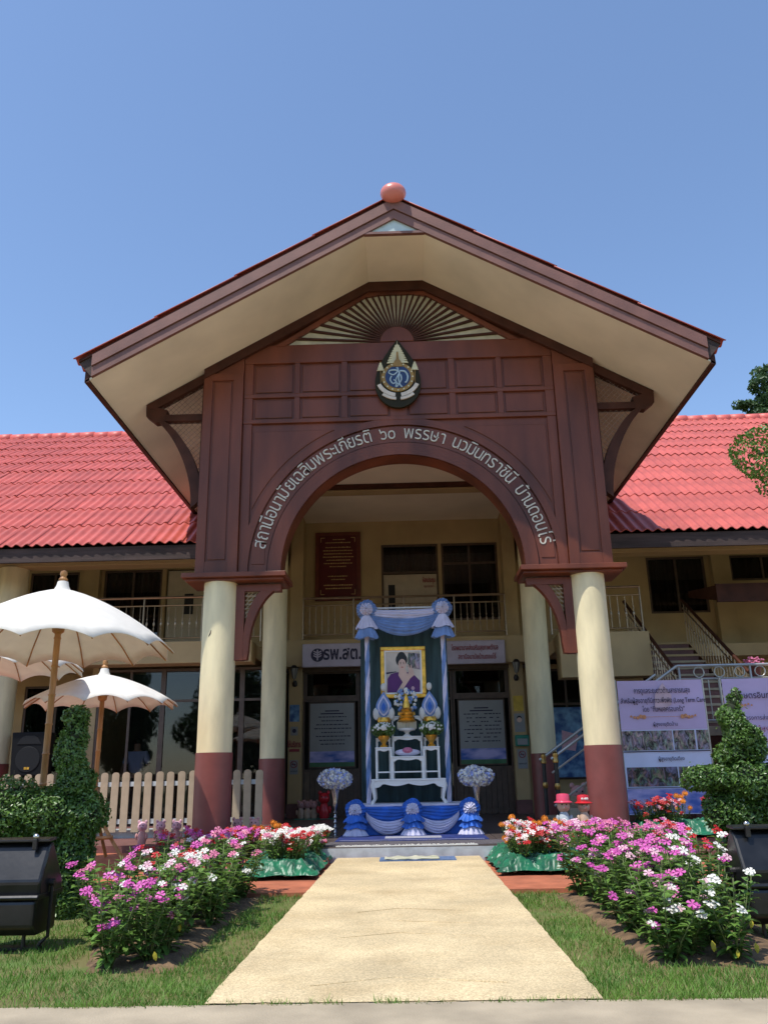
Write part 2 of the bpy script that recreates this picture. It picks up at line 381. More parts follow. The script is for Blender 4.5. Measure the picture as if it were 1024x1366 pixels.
# arch mouldings
def band(R0, R1, y0, y1, a0=-0.02, a1=pi + .02, n=72):
    mb = MB()
    for i in range(n):
        t0 = a0 + (a1 - a0) * i / n; t1 = a0 + (a1 - a0) * (i + 1) / n
        q = [(R0 * cos(t0), AC + R0 * sin(t0)), (R1 * cos(t0), AC + R1 * sin(t0)), (R1 * cos(t1), AC + R1 * sin(t1)), (R0 * cos(t1), AC + R0 * sin(t1))]
        mb.add([(x, y0, z) for x, z in q] + [(x, y1, z) for x, z in q], [(3, 2, 1, 0), (4, 5, 6, 7), (0, 1, 5, 4), (2, 3, 7, 6)])
    return mb
part(band(AR - .004, 2.00, 11.955, 12.005), 'arch_moulding', 'wood', smooth=False)
part(band(2.30, 2.41, 11.955, 12.005, rad(0), rad(180)), 'arch_moulding', 'wood')
part(band(2.02, 2.28, 11.985, 12.005), 'inscription_band', 'wood')
# spandrel panels (recessed fields with a proud border)
for s in (-1, 1):
    pts = []
    R = 2.47
    a_in = math.acos(.35 / R) if s > 0 else 0
    for i in range(19):
        t = rad(20) + (rad(66) - rad(20)) * i / 18
        pts.append((s * R * cos(t), AC + R * sin(t)))
    pts = [(s * 2.27, AC + math.sqrt(R * R - 2.27 ** 2))] + [p for p in pts if abs(p[0]) < 2.27] + [(s * 2.27, AC + R * sin(rad(66)))]
    if s < 0: pts = pts[::-1]
    part(MB().prism(pts, 11.985, 12.003), 'spandrel_panel', 'wood', bev=.008)
part(B(-2.44, -2.30, 11.962, 12.003, 3.955, 6.36), 'stile', 'wood', bev=.006)
part(B(2.30, 2.44, 11.962, 12.003, 3.955, 6.36), 'stile', 'wood', bev=.006)
part(B(-2.44, 2.44, 11.950, 12.003, 6.36, 6.425), 'rail', 'wood', bev=.006)
part(B(-2.44, 2.44, 11.955, 12.003, 6.80, 6.865), 'rail', 'wood', bev=.006)
part(B(-2.44, 2.44, 11.950, 12.003, 7.40, 7.72), 'rail', 'wood', bev=.006)
pc = [-1.97, -1.225, -.46, .46, 1.225, 1.97]
cuts = [-2.44, -2.30, -1.64, -1.555, -.895, -.80, -.13, .13, .80, .895, 1.555, 1.64, 2.30, 2.44]
for a, b in zip(cuts[::2], cuts[1::2]):
    part(B(a, b, 11.958, 12.003, 6.425, 6.80), 'muntin', 'wood', bev=.005); part(B(a, b, 11.958, 12.003, 6.865, 7.40), 'muntin', 'wood', bev=.005)
for a, b in zip(cuts[1:-1:2], cuts[2:-1:2]):
    for z0, z1 in ((6.425, 6.80), (6.865, 7.40)):
        part(B(a + .035, b - .035, 11.982, 12.003, z0 + .035, z1 - .035), 'panel', 'wood', bev=.012)
# outer pilaster boxes over the columns
for s in (-1, 1):
    x0, x1 = sorted((s * 2.445, s * 3.07))
    mb = MB().strip([x0, x1], lambda x: 3.95, lambda x: soff(x) - .006, 11.93, 12.45)
    mb.box(x0, x1, 11.931, 12.449, 3.94, 3.952)
    mb.add([(x0, 11.93, 3.95), (x0, 12.45, 3.95), (x0, 12.45, soff(x0) - .006), (x0, 11.93, soff(x0) - .006)], [(0, 1, 2, 3)])
    mb.add([(x1, 11.93, 3.95), (x1, 12.45, 3.95), (x1, 12.45, soff(x1) - .006), (x1, 11.93, soff(x1) - .006)], [(3, 2, 1, 0)])
    part(mb, 'pilaster', 'wood')
    a, b = sorted((s * 2.60, s * 2.93))
    part(B(x0 + .0, a, 11.90, 11.932, 3.955, 7.18), 'stile', 'wood', bev=.005); part(B(b, x1, 11.90, 11.932, 3.955, 7.18), 'stile', 'wood', bev=.005)
    part(B(a, b, 11.901, 11.932, 3.955, 4.14), 'rail', 'wood', bev=.005); part(B(x0, x1, 11.899, 11.932, 7.10, 7.22), 'rail', 'wood', bev=.005)
    part(B(a + .03, b - .03, 11.915, 11.934, 4.17, 7.07), 'panel', 'wood', bev=.01)
    # lower field beside the arch foot
    a, b = sorted((s * 2.03, s * 2.27))
    part(B(a + .02, b - .02, 11.975, 11.988, 4.10, 4.45), 'panel', 'wood', bev=.006)
# gable trim following the soffit
tr = MB().strip([-3.07, -.44, .44, 3.07], lambda x: soff(x) - .17, lambda x: soff(x) - .004, 11.88, 11.955)
part(tr, 'gable_trim', 'wood_d')
# sunburst fan
fc_ = (0.0, 7.70)
fan = [(-1.78, 7.73), (-.50, 8.56), (-.25, 8.60), (.25, 8.60), (.50, 8.56), (1.78, 7.73)]
part(MB().prism(fan, 11.985, 12.003), 'fan_back', 'gap')
part(MB().prism([(.27 * cos(pi * i / 24), 7.72 + .27 * sin(pi * i / 24)) for i in range(25)], 11.93, 12.003), 'fan_hub', 'wood', bev=.01)
def fan_hit(t):
    d = (cos(t), sin(t)); best = 9
    P = fan
    for i in range(len(P)):
        (x1, z1), (x2, z2) = P[i], P[(i + 1) % len(P)]
        ex, ez = x2 - x1, z2 - z1; den = d[0] * ez - d[1] * ex
        if abs(den) < 1e-9: continue
        u = ((x1 - 0) * ez - (z1 - 7.72) * ex) / den; v = ((x1 - 0) * d[1] - (z1 - 7.72) * d[0]) / den
        if u > .2 and -1e-6 <= v <= 1 + 1e-6: best = min(best, u)
    return best
for i in range(29):
    t = rad(4) + rad(172) * i / 28
    R = fan_hit(t)
    if R > 3: continue
    d = Vector((cos(t), 0, sin(t))); n = Vector((-sin(t), 0, cos(t))); c = Vector((0, 0, 7.72))
    w0, w1 = .011, .015 + .004 * (R > 1)
    q = [c + d * .24 - n * w0, c + d * (R + .03) - n * w1, c + d * (R + .03) + n * w1, c + d * .24 + n * w0]
    part(MB().prism([(p.x, p.z) for p in q], 11.945, 11.99), 'fan_rib', 'wood_d')
for s in (-1, 1):
    q = [(s * 1.95, 7.70), (s * 1.80, 7.70), (s * .50, 8.545), (s * .26, 8.585), (s * 0, 8.585), (s * 0, 8.65), (s * .26, 8.65), (s * .50, 8.64)]
    part(MB().prism(q if s < 0 else q[::-1], 11.935, 12.0), 'fan_border', 'wood')
# emblem plate
E = bpy.data.objects.new('emblem', None); E.location = (0, -.09, 6.92); E.scale = (1.1, 1, 1.08); link(E, PT)   # centre z 7.14
def ep(mb, name, m, **k):
    o = mb.build(name, m, E, **k); o.location = (0, 0, 0); return o
def tear(s=1.0):
    pts = []
    for i in range(40):
        t = 2 * pi * i / 40
        x = .345 * sin(t) * (abs(sin(t / 2)) ** .45); z = -.10 - .42 * cos(pi - t)
        pts.append((t, x, z))
    out = []
    for i in range(41):
        u = i / 40; z = .56 - 1.10 * (1 - cos(pi * u)) / 2; h = (.56 - z) / 1.10
        x = .40 * math.sin(pi * h ** .92) ** .5 * (h ** .55) * 1.12
        out.append((x * s, z * s))
    return out + [(-x, z) for x, z in out[-2:0:-1]]
ep(MB().prism(tear(1.0), -.03, .03), 'plate', 'emb', bev=.01)
def circ(cx, cz, r, n=28): return [(cx + r * cos(2 * pi * i / n), cz + r * sin(2 * pi * i / n)) for i in range(n)]
ep(MB().prism(circ(0, -.06, .235), -.045, -.028), 'ring', 'embgold', bev=.005)
for i in range(16):
    a = 2 * pi * i / 16; ep(MB().prism(circ(.212 * cos(a), -.06 + .212 * sin(a), .013, 8), -.052, -.04), 'bead', 'embcream')
ep(MB().prism(circ(0, -.06, .18), -.055, -.04), 'disc', 'embblue')
for pts, r in (([(-.13, .03), (-.11, .07), (-.03, .075), (.02, .04), (.01, -.06), (.03, -.16), (.06, -.2)], .012), ([(-.13, .03), (-.06, .0), (0, .06), (.0, .11), (-.02, .10)], .010),
               ([(.03, .06), (.10, .05), (.14, -.02), (.13, -.10), (.10, -.13)], .013), ([(-.09, -.02), (-.11, -.08), (-.07, -.14), (-.03, -.11), (-.06, -.08)], .010),
               ([(.04, .0), (.05, -.08), (.0, -.17), (-.03, -.19), (-.02, -.14)], .011), ([(.03, .03), (-.01, -.03), (-.03, -.1), (0, -.15)], .009)):
    P = [Vector((x, -.058, z - .03)) for x, z in pts]; Q = []
    for i in range(len(P) - 1):
        p0 = P[max(i - 1, 0)]; p1 = P[i]; p2 = P[i + 1]; p3 = P[min(i + 2, len(P) - 1)]
        for k in range(5):
            u = k / 5; Q.append(.5 * ((2 * p1) + (-p0 + p2) * u + (2 * p0 - 5 * p1 + 4 * p2 - p3) * u * u + (-p0 + 3 * p1 - 3 * p2 + p3) * u ** 3))
    Q.append(P[-1]); ep(MB().path(Q, r, 6), 'monogram', 'embwhite', smooth=True)
for i in range(8):                       # tiered parasol
    z0 = .165 + i * .037; wd = .142 * (1 - i / 8) ** .85 + .012
    ep(MB().prism([(-wd, z0), (wd, z0), (wd * .93, z0 + .02), (wd * .55, z0 + .036), (-wd * .55, z0 + .036), (-wd * .93, z0 + .02)], -.05 - .001 * i, -.03), 'parasol_tier', 'embcream')
ep(MB().prism([(-.006, .45), (.006, .45), (0, .54)], -.05, -.03), 'spire', 'embcream')
ep(MB().prism([(-.075, .10), (.075, .10), (.045, .19), (.02, .22), (.012, .34), (-.012, .34), (-.02, .22), (-.045, .19)], -.064, -.045), 'crown', 'embgold')
for s in (-1, 1):
    for i in range(5):
        z0 = .05 + i * .025; wd = .052 * (1 - i / 5) ** .8 + .004
        ep(MB().prism([(s * .245 - wd, z0), (s * .245 + wd, z0), (s * .245 + wd * .6, z0 + .024), (s * .245 - wd * .6, z0 + .024)], -.048 - .001 * i, -.03), 'small_parasol', 'embcream')
    ep(MB().prism([(s * .245 - .004, -.15), (s * .245 + .004, -.15), (s * .245 + .004, .2), (s * .245 - .004, .2)], -.042, -.03), 'staff', 'embgold')
    for R, a0, a1, wd in ((.30, 205, 262, .028), (.355, 232, 265, .020)):
        q = []
        for i in range(13):
            t = rad(a0 + (a1 - a0) * i / 12); q.append((R + wd) * Vector((cos(t), sin(t))) * 1)
        r = []
        for i in range(13):
            t = rad(a0 + (a1 - a0) * i / 12); r.append((R - wd) * Vector((cos(t), sin(t))))
        pl = [(-s * p.x, p.y - .05) for p in q] + [(-s * p.x, p.y - .05) for p in r[::-1]]
        if s > 0: pl = pl[::-1]
        ep(MB().prism(pl, -.056, -.03), 'ribbon', 'embrib')
# inscription round the arch, one letter cluster at a time
words = ['ส', 'ถ', 'า', 'นี', 'อ', 'น', 'า', 'มั', 'ย', 'เ', 'ฉ', 'ลิ', 'ม', 'พ', 'ร', 'ะ', 'เ', 'กี', 'ย', 'ร', 'ติ', ' ', '๖', '๐', ' ', 'พ', 'ร', 'ร', 'ษ', 'า', ' ', 'น', 'ว', 'มิ', 'น', 'ท', 'ร', 'า', 'ชิ', 'นี', ' ', 'บ้', 'า', 'น', 'ด', 'อ', 'น', 'ไ', 'ร่']
SZ = .30
def wof(t):
    if t == ' ': return .13
    me = textmesh(t, SZ, .008, -.0012, 'letter', 'LEFT'); xx = [v.co.x for v in me.vertices]
    return max(xx) - min(xx) + .022
ws = [wof(t) for t in words]; RB = 2.075
a0, a1 = rad(170.5), rad(8.5)
tot = sum(ws); kk = (a0 - a1) * RB / tot; acc = 0
for t, wd in zip(words, ws):
    mid = acc + wd / 2; acc += wd
    if t == ' ': continue
    a = a0 - mid * kk / RB
    me = textmesh(t, SZ, .008, -.0012, 'letter', 'LEFT'); xx = [v.co.x for v in me.vertices]; cx = (max(xx) + min(xx)) / 2
    sx = min(1.15, kk)
    o = bpy.data.objects.new('letter', me)
    R = Matrix.Rotation(a - pi / 2, 4, Vector((0, -1, 0))) @ Matrix.Rotation(pi / 2, 4, 'X')
    p = Vector((RB * cos(a), 11.975, AC + RB * sin(a))) - Vector(PT.location)
    o.matrix_basis = Matrix.Translation(p) @ R @ Matrix.Diagonal((sx, 1, 1, 1)) @ Matrix.Translation((-cx, 0, 0))
    link(o, PT)
# cornice slabs, brackets below, columns
def column(x, y, r, zt, parent=PT, dz=1.42):
    part_ = MB().lathe([(r + .012, .2), (r + .012, .2 + .0), (r + .012, dz)], (x, y, 0), 48).build('column_dado', 'dado', parent, smooth=True)
    MB().lathe([(r, dz), (r, zt)], (x, y, 0), 48).build('column', 'col', parent, smooth=True)
for s in (-1, 1):
    a, b = sorted((s * 1.70, s * 3.22))
    part(B(a, b, 11.72, 12.55, 3.865, 3.938), 'cornice', 'wood', bev=.008)
    a, b = sorted((s * 1.74, s * 3.17))
    part(B(a, b, 11.80, 12.50, 3.825, 3.866), 'cornice', 'wood', bev=.01)
    column(s * 2.70, 12.05, .245, 3.825); column(s * 2.66, 17.0, .245, 7.0, dz=1.42)
    # inner knee brace with a small lattice
    x0 = s * 2.45
    pts = [(x0, 3.80), (s * 1.76, 3.80), (s * 1.78, 3.74)]
    for i in range(15):
        u = i / 14; pts.append((s * (1.80 + .42 * u ** .75 + 0 * u), 3.72 - (1.02) * u ** 1.5 * 1.0))
    pts += [(s * 2.26, 2.68), (x0, 2.68)]
    # outline as frame: outer bar + post + head
    pb = [(s * 1.76, 3.795)]
    outer = [(s * (1.76 + .50 * (sin(u * pi / 2))), 3.76 - .92 * (1 - cos(u * pi / 2)) ** .9) for u in [i / 16 for i in range(17)]]
    inner = [(s * (1.98 + .36 * (sin(u * pi / 2))), 3.76 - .82 * (1 - cos(u * pi / 2)) ** .95) for u in [i / 16 for i in range(17)]]
    poly = outer + [(s * 2.28, 2.70), (s * 2.40, 2.70)] + inner[::-1]
    if s < 0: poly = poly[::-1]
    part(MB().prism(poly, 12.0, 12.14), 'knee_brace', 'wood')
    a, b = sorted((s * 2.335, s * 2.46)); part(B(a, b, 11.995, 12.145, 2.695, 3.80), 'brace_post', 'wood')
    a, b = sorted((s * 1.80, s * 2.335)); part(B(a, b, 11.99, 12.15, 3.70, 3.80), 'brace_head', 'wood')
    lm = MB()
    for i in range(7):
        q = i * .06
        for sl in (1, -1):
            p = Vector((s * 2.335, 12.07, 3.70 - q)) if sl > 0 else Vector((s * (2.335 - q), 12.07, 3.70))
            if sl > 0: e = p + Vector((-s * (.36 - q) * .8, 0, 0)) if q < .34 else None
            else: e = p + Vector((s * min(q, .30), 0, -min(q, .3) * 1.1)) if q > 0.02 else None
            if e is not None: lm.tube(p, e, .006, n=4)
    lm.tube((s * 2.33, 12.07, 3.32), (s * 2.03, 12.07, 3.70), .008, n=4)
    stuff(part(lm, 'brace_lattice', 'gap'))
    # gable bracket outside the pilaster
    tipx, tipz = 3.97, 6.52
    part(MB().prism([(s * 3.06, soff(3.06) - .01), (s * 3.06, soff(3.06) - .17), (s * 3.87, soff(3.87) - .17), (s * 3.99, soff(3.99) - .10), (s * 4.0, soff(4.0) - .015)][::(1 if s > 0 else -1)], 12.0, 12.14), 'bracket_rafter', 'wood_d')
    a, b = sorted((s * 3.06, s * 3.86)); part(B(a, b, 12.005, 12.135, 6.47, 6.58), 'bracket_tie', 'wood_d')
    q = [(s * 3.70, 6.46), (s * 3.84, 6.44), (s * 3.99, 6.56), (s * 4.0, 6.72), (s * 3.86, 6.72), (s * 3.66, 6.66)]
    part(MB().prism(q if s > 0 else q[::-1], 12.002, 12.137), 'bracket_tip', 'wood_d')
    o_, i_ = [], []
    for k in range(19):
        u = k / 18; t = u * pi / 2
        o_.append((s * (3.93 - .72 * sin(t) ** 1.25 ), 6.57 - 1.55 * (1 - cos(t)) ** .82))
        i_.append((s * (3.74 - .68 * sin(t) ** 1.25), 6.49 - 1.34 * (1 - cos(t)) ** .82))
    poly = o_ + i_[::-1]
    if s < 0: poly = poly[::-1]
    part(MB().prism(poly, 12.003, 12.138), 'bracket_curve', 'wood_d')
    a, b = sorted((s * 3.06, s * 3.11)); part(B(a, b, 12.006, 12.134, 5.05, 7.1), 'bracket_post', 'wood_d')
    lm = MB()
    def inside(x, z):
        x = abs(x)
        if x > 3.78: return False
        if z > 6.55: return x > 3.09 and z < soff(x) - .16
        t = None
        for q in range(18):
            (xa, za), (xb, zb) = i_[q], i_[q + 1]
            if zb <= z <= za:
                xx = abs(xa) + (abs(xb) - abs(xa)) * ((za - z) / max(1e-6, za - zb)); return 3.09 < x < xx
        return False
    N = 60
    for fam in (1, -1):
        for q in range(-30, 60):
            run = None
            for k in range(120):
                x = 3.08 + k * .01; z = 5.0 + q * .088 + fam * (x - 3.08) * 1.0 + (0 if fam > 0 else 1.0)
                ins = inside(x, z)
                if ins and run is None: run = (x, z)
                if run is not None and (not ins or k == 119):
                    if x - run[0] > .02: lm.tube((s * run[0], 12.07, run[1]), (s * x, 12.07, z), .0032, n=4, caps=False)
                    run = None
    stuff(part(lm, 'bracket_lattice', 'lattice'))
# soffit, roof body, fascia boards
YF, YB = 10.60, 22.5
sx_ = [-4.46, -.44, .44, 4.46]
part(MB().strip(sx_, lambda x: soff(x), lambda x: soff(x) + .03, YF + .06, YB), 'soffit', 'soffit')
def rake(z0, z1, y0, y1, xm, m, name, x0=0.0):
    for s in (-1, 1):
        q = [(s * x0, z0 - .57 * x0), (s * xm, z0 - .57 * xm), (s * xm, z1 - .57 * xm), (s * x0, z1 - .57 * x0)]
        part(MB().prism(q if s > 0 else q[::-1], y0, y1), name, m)
rake(9.052, 9.20, 10.60, 10.66, 4.36, 'fascia', 'lower_fascia_board')
rake(9.212, 9.385, 10.575, 10.66, 4.36, 'fascia', 'upper_fascia_board')
rake(9.198, 9.214, 10.612, 10.66, 4.36, 'wood_d', 'fascia_groove')
rake(9.39, 9.425, 10.60, 10.70, 4.55, 'wood_d', 'roof_underlay')
part(MB().prism([(-.42, 8.83), (.42, 8.83), (0, 9.06)], 10.64, 10.66), 'gable_pane', 'triglass')
part(B(-.45, .45, 10.605, 10.67, 8.79, 8.83), 'pane_rail', 'fascia')
for s in (-1, 1):
    a, b = sorted((s * 4.40, s * 4.47))
    part(B(a, b, 10.66, 17.6, soff(4.43) - .02, 6.86), 'eave_board', 'wood_d')
    q = [(s * 4.36, 6.568), (s * 4.56, 6.80), (s * 4.56, 6.86), (s * 4.36, 6.93)]
    part(MB().prism(q if s > 0 else q[::-1], 10.62, 10.70), 'eave_return', 'board')
    # corrugated covering
    def cf(u, v):
        x = 4.60 * u; y = YF - .05 + (YB - YF) * v
        return (s * x, y, 9.445 - .57 * x + .022 * sin(2 * pi * y / .2) + (.012 if (x * 1.0) % 1.15 > 1.10 else 0))
    mbt = MB()
    for (c0, c1) in ((0, 1.22), (1.18, 2.36), (2.32, 3.50), (3.46, 4.62)):
        def cf(u, v, c0=c0, c1=c1):
            x = c0 + (c1 - c0) * u; y = YF - .04 + (YB - YF) * v
            return (s * x, y, 9.46 - .57 * x + .02 * sin(2 * pi * y / .2) + .02 * u)
        mbt.grid(cf, 2, 470)
    part(mbt, 'roof_sheet', 'tile', smooth=True, solid=.012)
part(MB().path([(0, YF - .02, 9.47), (0, YB, 9.47)], .11, 12), 'ridge_cap', 'ridge', smooth=True)
part(MB().ell((0, YF - .05, 9.455), (.195, .17, .15), 24, 14), 'ridge_finial', mat('finial_pink', (.66, .20, .16), .35, .06, 5), smooth=True)
# ceiling, side beams
part(B(-3.0, 3.0, 12.46, 19.9, 7.05, 7.12), 'ceiling', mat('porch_ceiling', (.88, .79, .62), .8, .05, 1))
part(B(-2.6, 2.6, 16.86, 17.0, 6.96, 7.046), 'ceiling_trim', 'wood_d')
part(B(-2.6, 2.6, 17.0, 17.3, 6.93, 7.046), 'ceiling_beam', 'wall')
for s in (-1, 1):
    a, b = sorted((s * 2.80, s * 3.05)); part(B(a, b, 12.455, 19.9, 5.95, 7.20), 'side_beam', 'wood')
    a, b = sorted((s * 2.80, s * 3.05)); part(B(a, b, 15.0, 19.9, 7.205, 7.24), 'side_plate', 'wood')

MB().path([(-2.80, 11.824, 3.02), (-2.775, 11.817, 3.06), (-2.765, 11.814, 3.11)], [.004, .010, .003], 6).build('paint_scrape', 'board', PT)
# ------------------------------------------------------------------ main building
BD = empty('health_centre_building', (0, 19.5, .2), 'two storey cream building with red corrugated tile roof behind the portico', 'building')
def bp(mb, name, m, **k): return mb.build(name, m, BD, **k)
AL = rad(35); EY, EZ = 15.5, 5.44
def slabz(y, o): return EZ + o + (y - EY - .1) * math.tan(AL - rad(1.3))
slabs = {}
for s, (a, b) in ((-1, (-16, -3.06)), (1, (3.06, 16))):
    slabs[s] = bp(MB().prismx([(EY + .1, slabz(EY + .1, -.12)), (24.9, slabz(24.9, -.16)), (24.9, slabz(24.9, -.26)), (EY + .1, slabz(EY + .1, -.22))], a, b), 'roof', 'wood_d')
bp(MB().prismx([(20.2, slabz(20.2, -.12)), (24.9, slabz(24.9, -.16)), (24.9, slabz(24.9, -.26)), (20.2, slabz(20.2, -.22))], -3.06, 3.06), 'roof_behind_gable', 'wood_d')
# roof tiles: three waves wide, each its own object
def tile_mesh():
    mb = MB(); L = 1.26; W = .60; n = 24
    def f(u, v):
        x = (W + .05) * u; return (x, -L / 2 + L * v, .026 * cos(2 * pi * x / .2) + .010 * (1 - v) + .014 * (u > .93) * (1 - v))
    mb.grid(f, n, 1)
    mb.add([(x, -L / 2, .026 * cos(2 * pi * x / .2) + .010 - h) for h in (0, .016) for x in [(W + .05) * i / n for i in range(n + 1)]],
           [(i, n + 1 + i, n + 2 + i, i + 1) for i in range(n)])
    return mb.mesh('roof_tile', 'tile', True)
tmesh = tile_mesh()
LX = 1.18
for k in range(10):
    for s in (-1, 1):
        xe = 9.3 + .47 * k if s < 0 else 8.9 + .43 * k
        n = int((xe - 3.1) / .6) + 1
        for i in range(n):
            x = s * (3.1 + i * .6) - (.6 if s < 0 else 0) + random.uniform(-.006, .006)
            al = AL if k < 5 else AL - rad(3.3)
            d = (k + .5) * LX
            y = EY + d * cos(AL); z = EZ + d * sin(AL) - (0 if k < 5 else (k - 4.5) * LX * .058)
            o = bpy.data.objects.new('roof_tile', tmesh); o.location = (x, y - 0, z + .045)
            o.rotation_euler = (al - rad(.5), 0, random.uniform(-.005, .005))
            md = None
            link(o, slabs[s])
            o.location = Vector((x, y, z + .04))
yr = EY + 10 * LX * cos(AL); zr = EZ + 10 * LX * sin(AL) - .37
rm = MB().path([(0, 0, 0), (.45, 0, 0)], .17, 14).mesh('ridge_tile', 'ridge', True)
for i in range(64):
    x = -14.6 + i * .46
    if abs(x) < 2.6: continue
    inst(rm, 'ridge_tile', (x, yr - .02, zr - .005 + .012 * (i % 2)), slabs[-1 if x < 0 else 1], rot=(0, rad(-2), 0))
for s in (-1, 1):
    a, b = sorted((s * 3.1, s * 16))
    bp(B(a, b, EY + .03, EY + .09, EZ - .30, EZ - .02), 'eave_fascia', 'board')
    bp(B(a, b, 16.75, 17.15, 5.36, 5.62), 'edge_beam', 'wall', bev=.01)
    bp(B(a, b, 15.62, 24, 5.98, 6.04) if False else B(a, b, 17.15, 19.6, 5.98, 6.04), 'veranda_ceiling', 'soffit')
    bp(B(a, b, 16.80, 17.30, 3.30, 3.74) if s < 0 else B(3.1, 4.9, 16.80, 17.30, 2.85, 3.74), 'floor_edge', 'wall', bev=.01)
    bp(B(a, b, 17.30, 19.9, 3.45, 3.72) if s < 0 else B(3.1, 4.6, 17.3, 19.9, 3.45, 3.72), 'floor_slab', 'wall')
bp(B(3.1, 16, 18.7, 19.9, 3.45, 3.72), 'floor_slab', 'wall')
bp(B(-3.1, 3.1, 19.0, 20.3, 3.45, 4.05), 'floor_slab', 'wall')
bp(B(-3.1, 3.1, 19.30, 19.34, 3.36, 3.46), 'floor_edge', 'frame')
# walls with openings
def wall_with(x0, x1, z0, z1, y, holes, name='wall', m='wall', th=.15):
    mb = MB(); xsn = sorted(set([x0, x1] + [h[0] for h in holes] + [h[1] for h in holes]))
    zsn = sorted(set([z0, z1] + [h[2] for h in holes] + [h[3] for h in holes]))
    for a, b in zip(xsn[:-1], xsn[1:]):
        run = None
        for c, d in zip(zsn[:-1], zsn[1:]):
            mx, mz = (a + b) / 2, (c + d) / 2
            hole = any(h[0] < mx < h[1] and h[2] < mz < h[3] for h in holes)
            if hole:
                if run: mb.box(a, b, y, y + th, run[0], run[1]); run = None
            else: run = (run[0], d) if run else (c, d)
        if run: mb.box(a, b, y, y + th, run[0], run[1])
    return bp(mb, name, m)
def window(x0, x1, z0, z1, y, nx=2, rails=(), fw=.05, gl='glass_d', curtain=True, name='window', m='frame'):
    fm = MB()
    fm.box(x0, x1, y + .02, y + .09, z0, z0 + fw).box(x0, x1, y + .02, y + .09, z1 - fw, z1)
    fm.box(x0, x0 + fw, y + .02, y + .09, z0 + fw, z1 - fw).box(x1 - fw, x1, y + .02, y + .09, z0 + fw, z1 - fw)
    for i in range(1, nx):
        x = x0 + (x1 - x0) * i / nx; fm.box(x - fw / 2, x + fw / 2, y + .025, y + .085, z0 + fw, z1 - fw)
    for r in rails: fm.box(x0 + fw, x1 - fw, y + .03, y + .08, r - fw / 2, r + fw / 2)
    f = bp(fm, name, m)
    zz = [z0] + list(rails) + [z1]
    for i in range(nx):
        for a, b in zip(zz[:-1], zz[1:]):
            xa = x0 + (x1 - x0) * i / nx + fw / 2; xb = x0 + (x1 - x0) * (i + 1) / nx - fw / 2
            MB().box(xa, xb, y + .052, y + .058, a + fw / 2, b - fw / 2).build('pane', gl, f)
    if curtain:
        cm = MB().grid(lambda u, v: (x0 + (x1 - x0) * u, y + .22 + .03 * sin(u * (x1 - x0) * 40) * (.6 + .4 * v), z0 + (z1 - z0) * v), int((x1 - x0) * 50), 2)
        cm.build('curtain', 'curtain', f, smooth=True)
    return f
# upstairs wall, y = 19.7
up = [(-.52, .86, 3.74, 6.45), (.94, 2.30, 4.55, 6.45), (-7.28, -5.86, 3.9, 5.97), (-5.76, -4.80, 3.74, 5.97), (-9.1, -7.9, 4.6, 5.95), (5.86, 7.25, 4.60, 5.97), (7.85, 9.4, 5.35, 5.97)]
wall_with(-15, 15, 3.72, 7.2, 19.7, up)
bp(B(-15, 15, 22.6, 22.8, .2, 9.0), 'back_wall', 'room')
window(.94, 2.30, 4.55, 6.45, 19.7, 2, (5.95,), gl='glass')
# door with transom
window(-.52, .86, 5.72, 6.45, 19.7, 1, (), gl='glass')
dm = bp(B(-.47, .81, 19.74, 19.79, 3.75, 5.70), 'door', 'door'); B(-.36, -.20, 19.728, 19.742, 4.75, 5.45).build('door_glass', 'blackglass', dm)
bp(B(-.52, -.47, 19.71, 19.80, 3.74, 5.72), 'door_frame', 'frame'); bp(B(.81, .86, 19.71, 19.80, 3.74, 5.72), 'door_frame', 'frame')
put_text('ห้องประชุม', .16, .62, 19.735, 5.50, BD, 'print_red', .004, .004, fit=.30, name='door_sign'); put_text('กรุณาถอดรองเท้า', .09, .62, 19.735, 5.37, BD, 'print_red', .002, 0, fit=.24, name='door_sign')
window(-7.28, -5.86, 3.9, 5.97, 19.7, 2, (), gl='glass'); window(-9.1, -7.9, 4.6, 5.95, 19.7, 2, ())
dm = bp(B(-5.72, -4.84, 19.74, 19.79, 3.75, 5.93), 'door', 'door'); B(-5.30, -5.08, 19.728, 19.742, 4.85, 5.35).build('door_glass', 'blackglass', dm)
window(5.86, 7.25, 4.60, 5.97, 19.7, 2, (), gl='glass'); window(7.85, 9.4, 5.35, 5.97, 19.7, 2, ())
for x0, x1 in ((-7.72, -7.34), (7.35, 7.78)): bp(B(x0, x1, 19.5, 19.70, 3.73, 5.98), 'pilaster', 'wall')
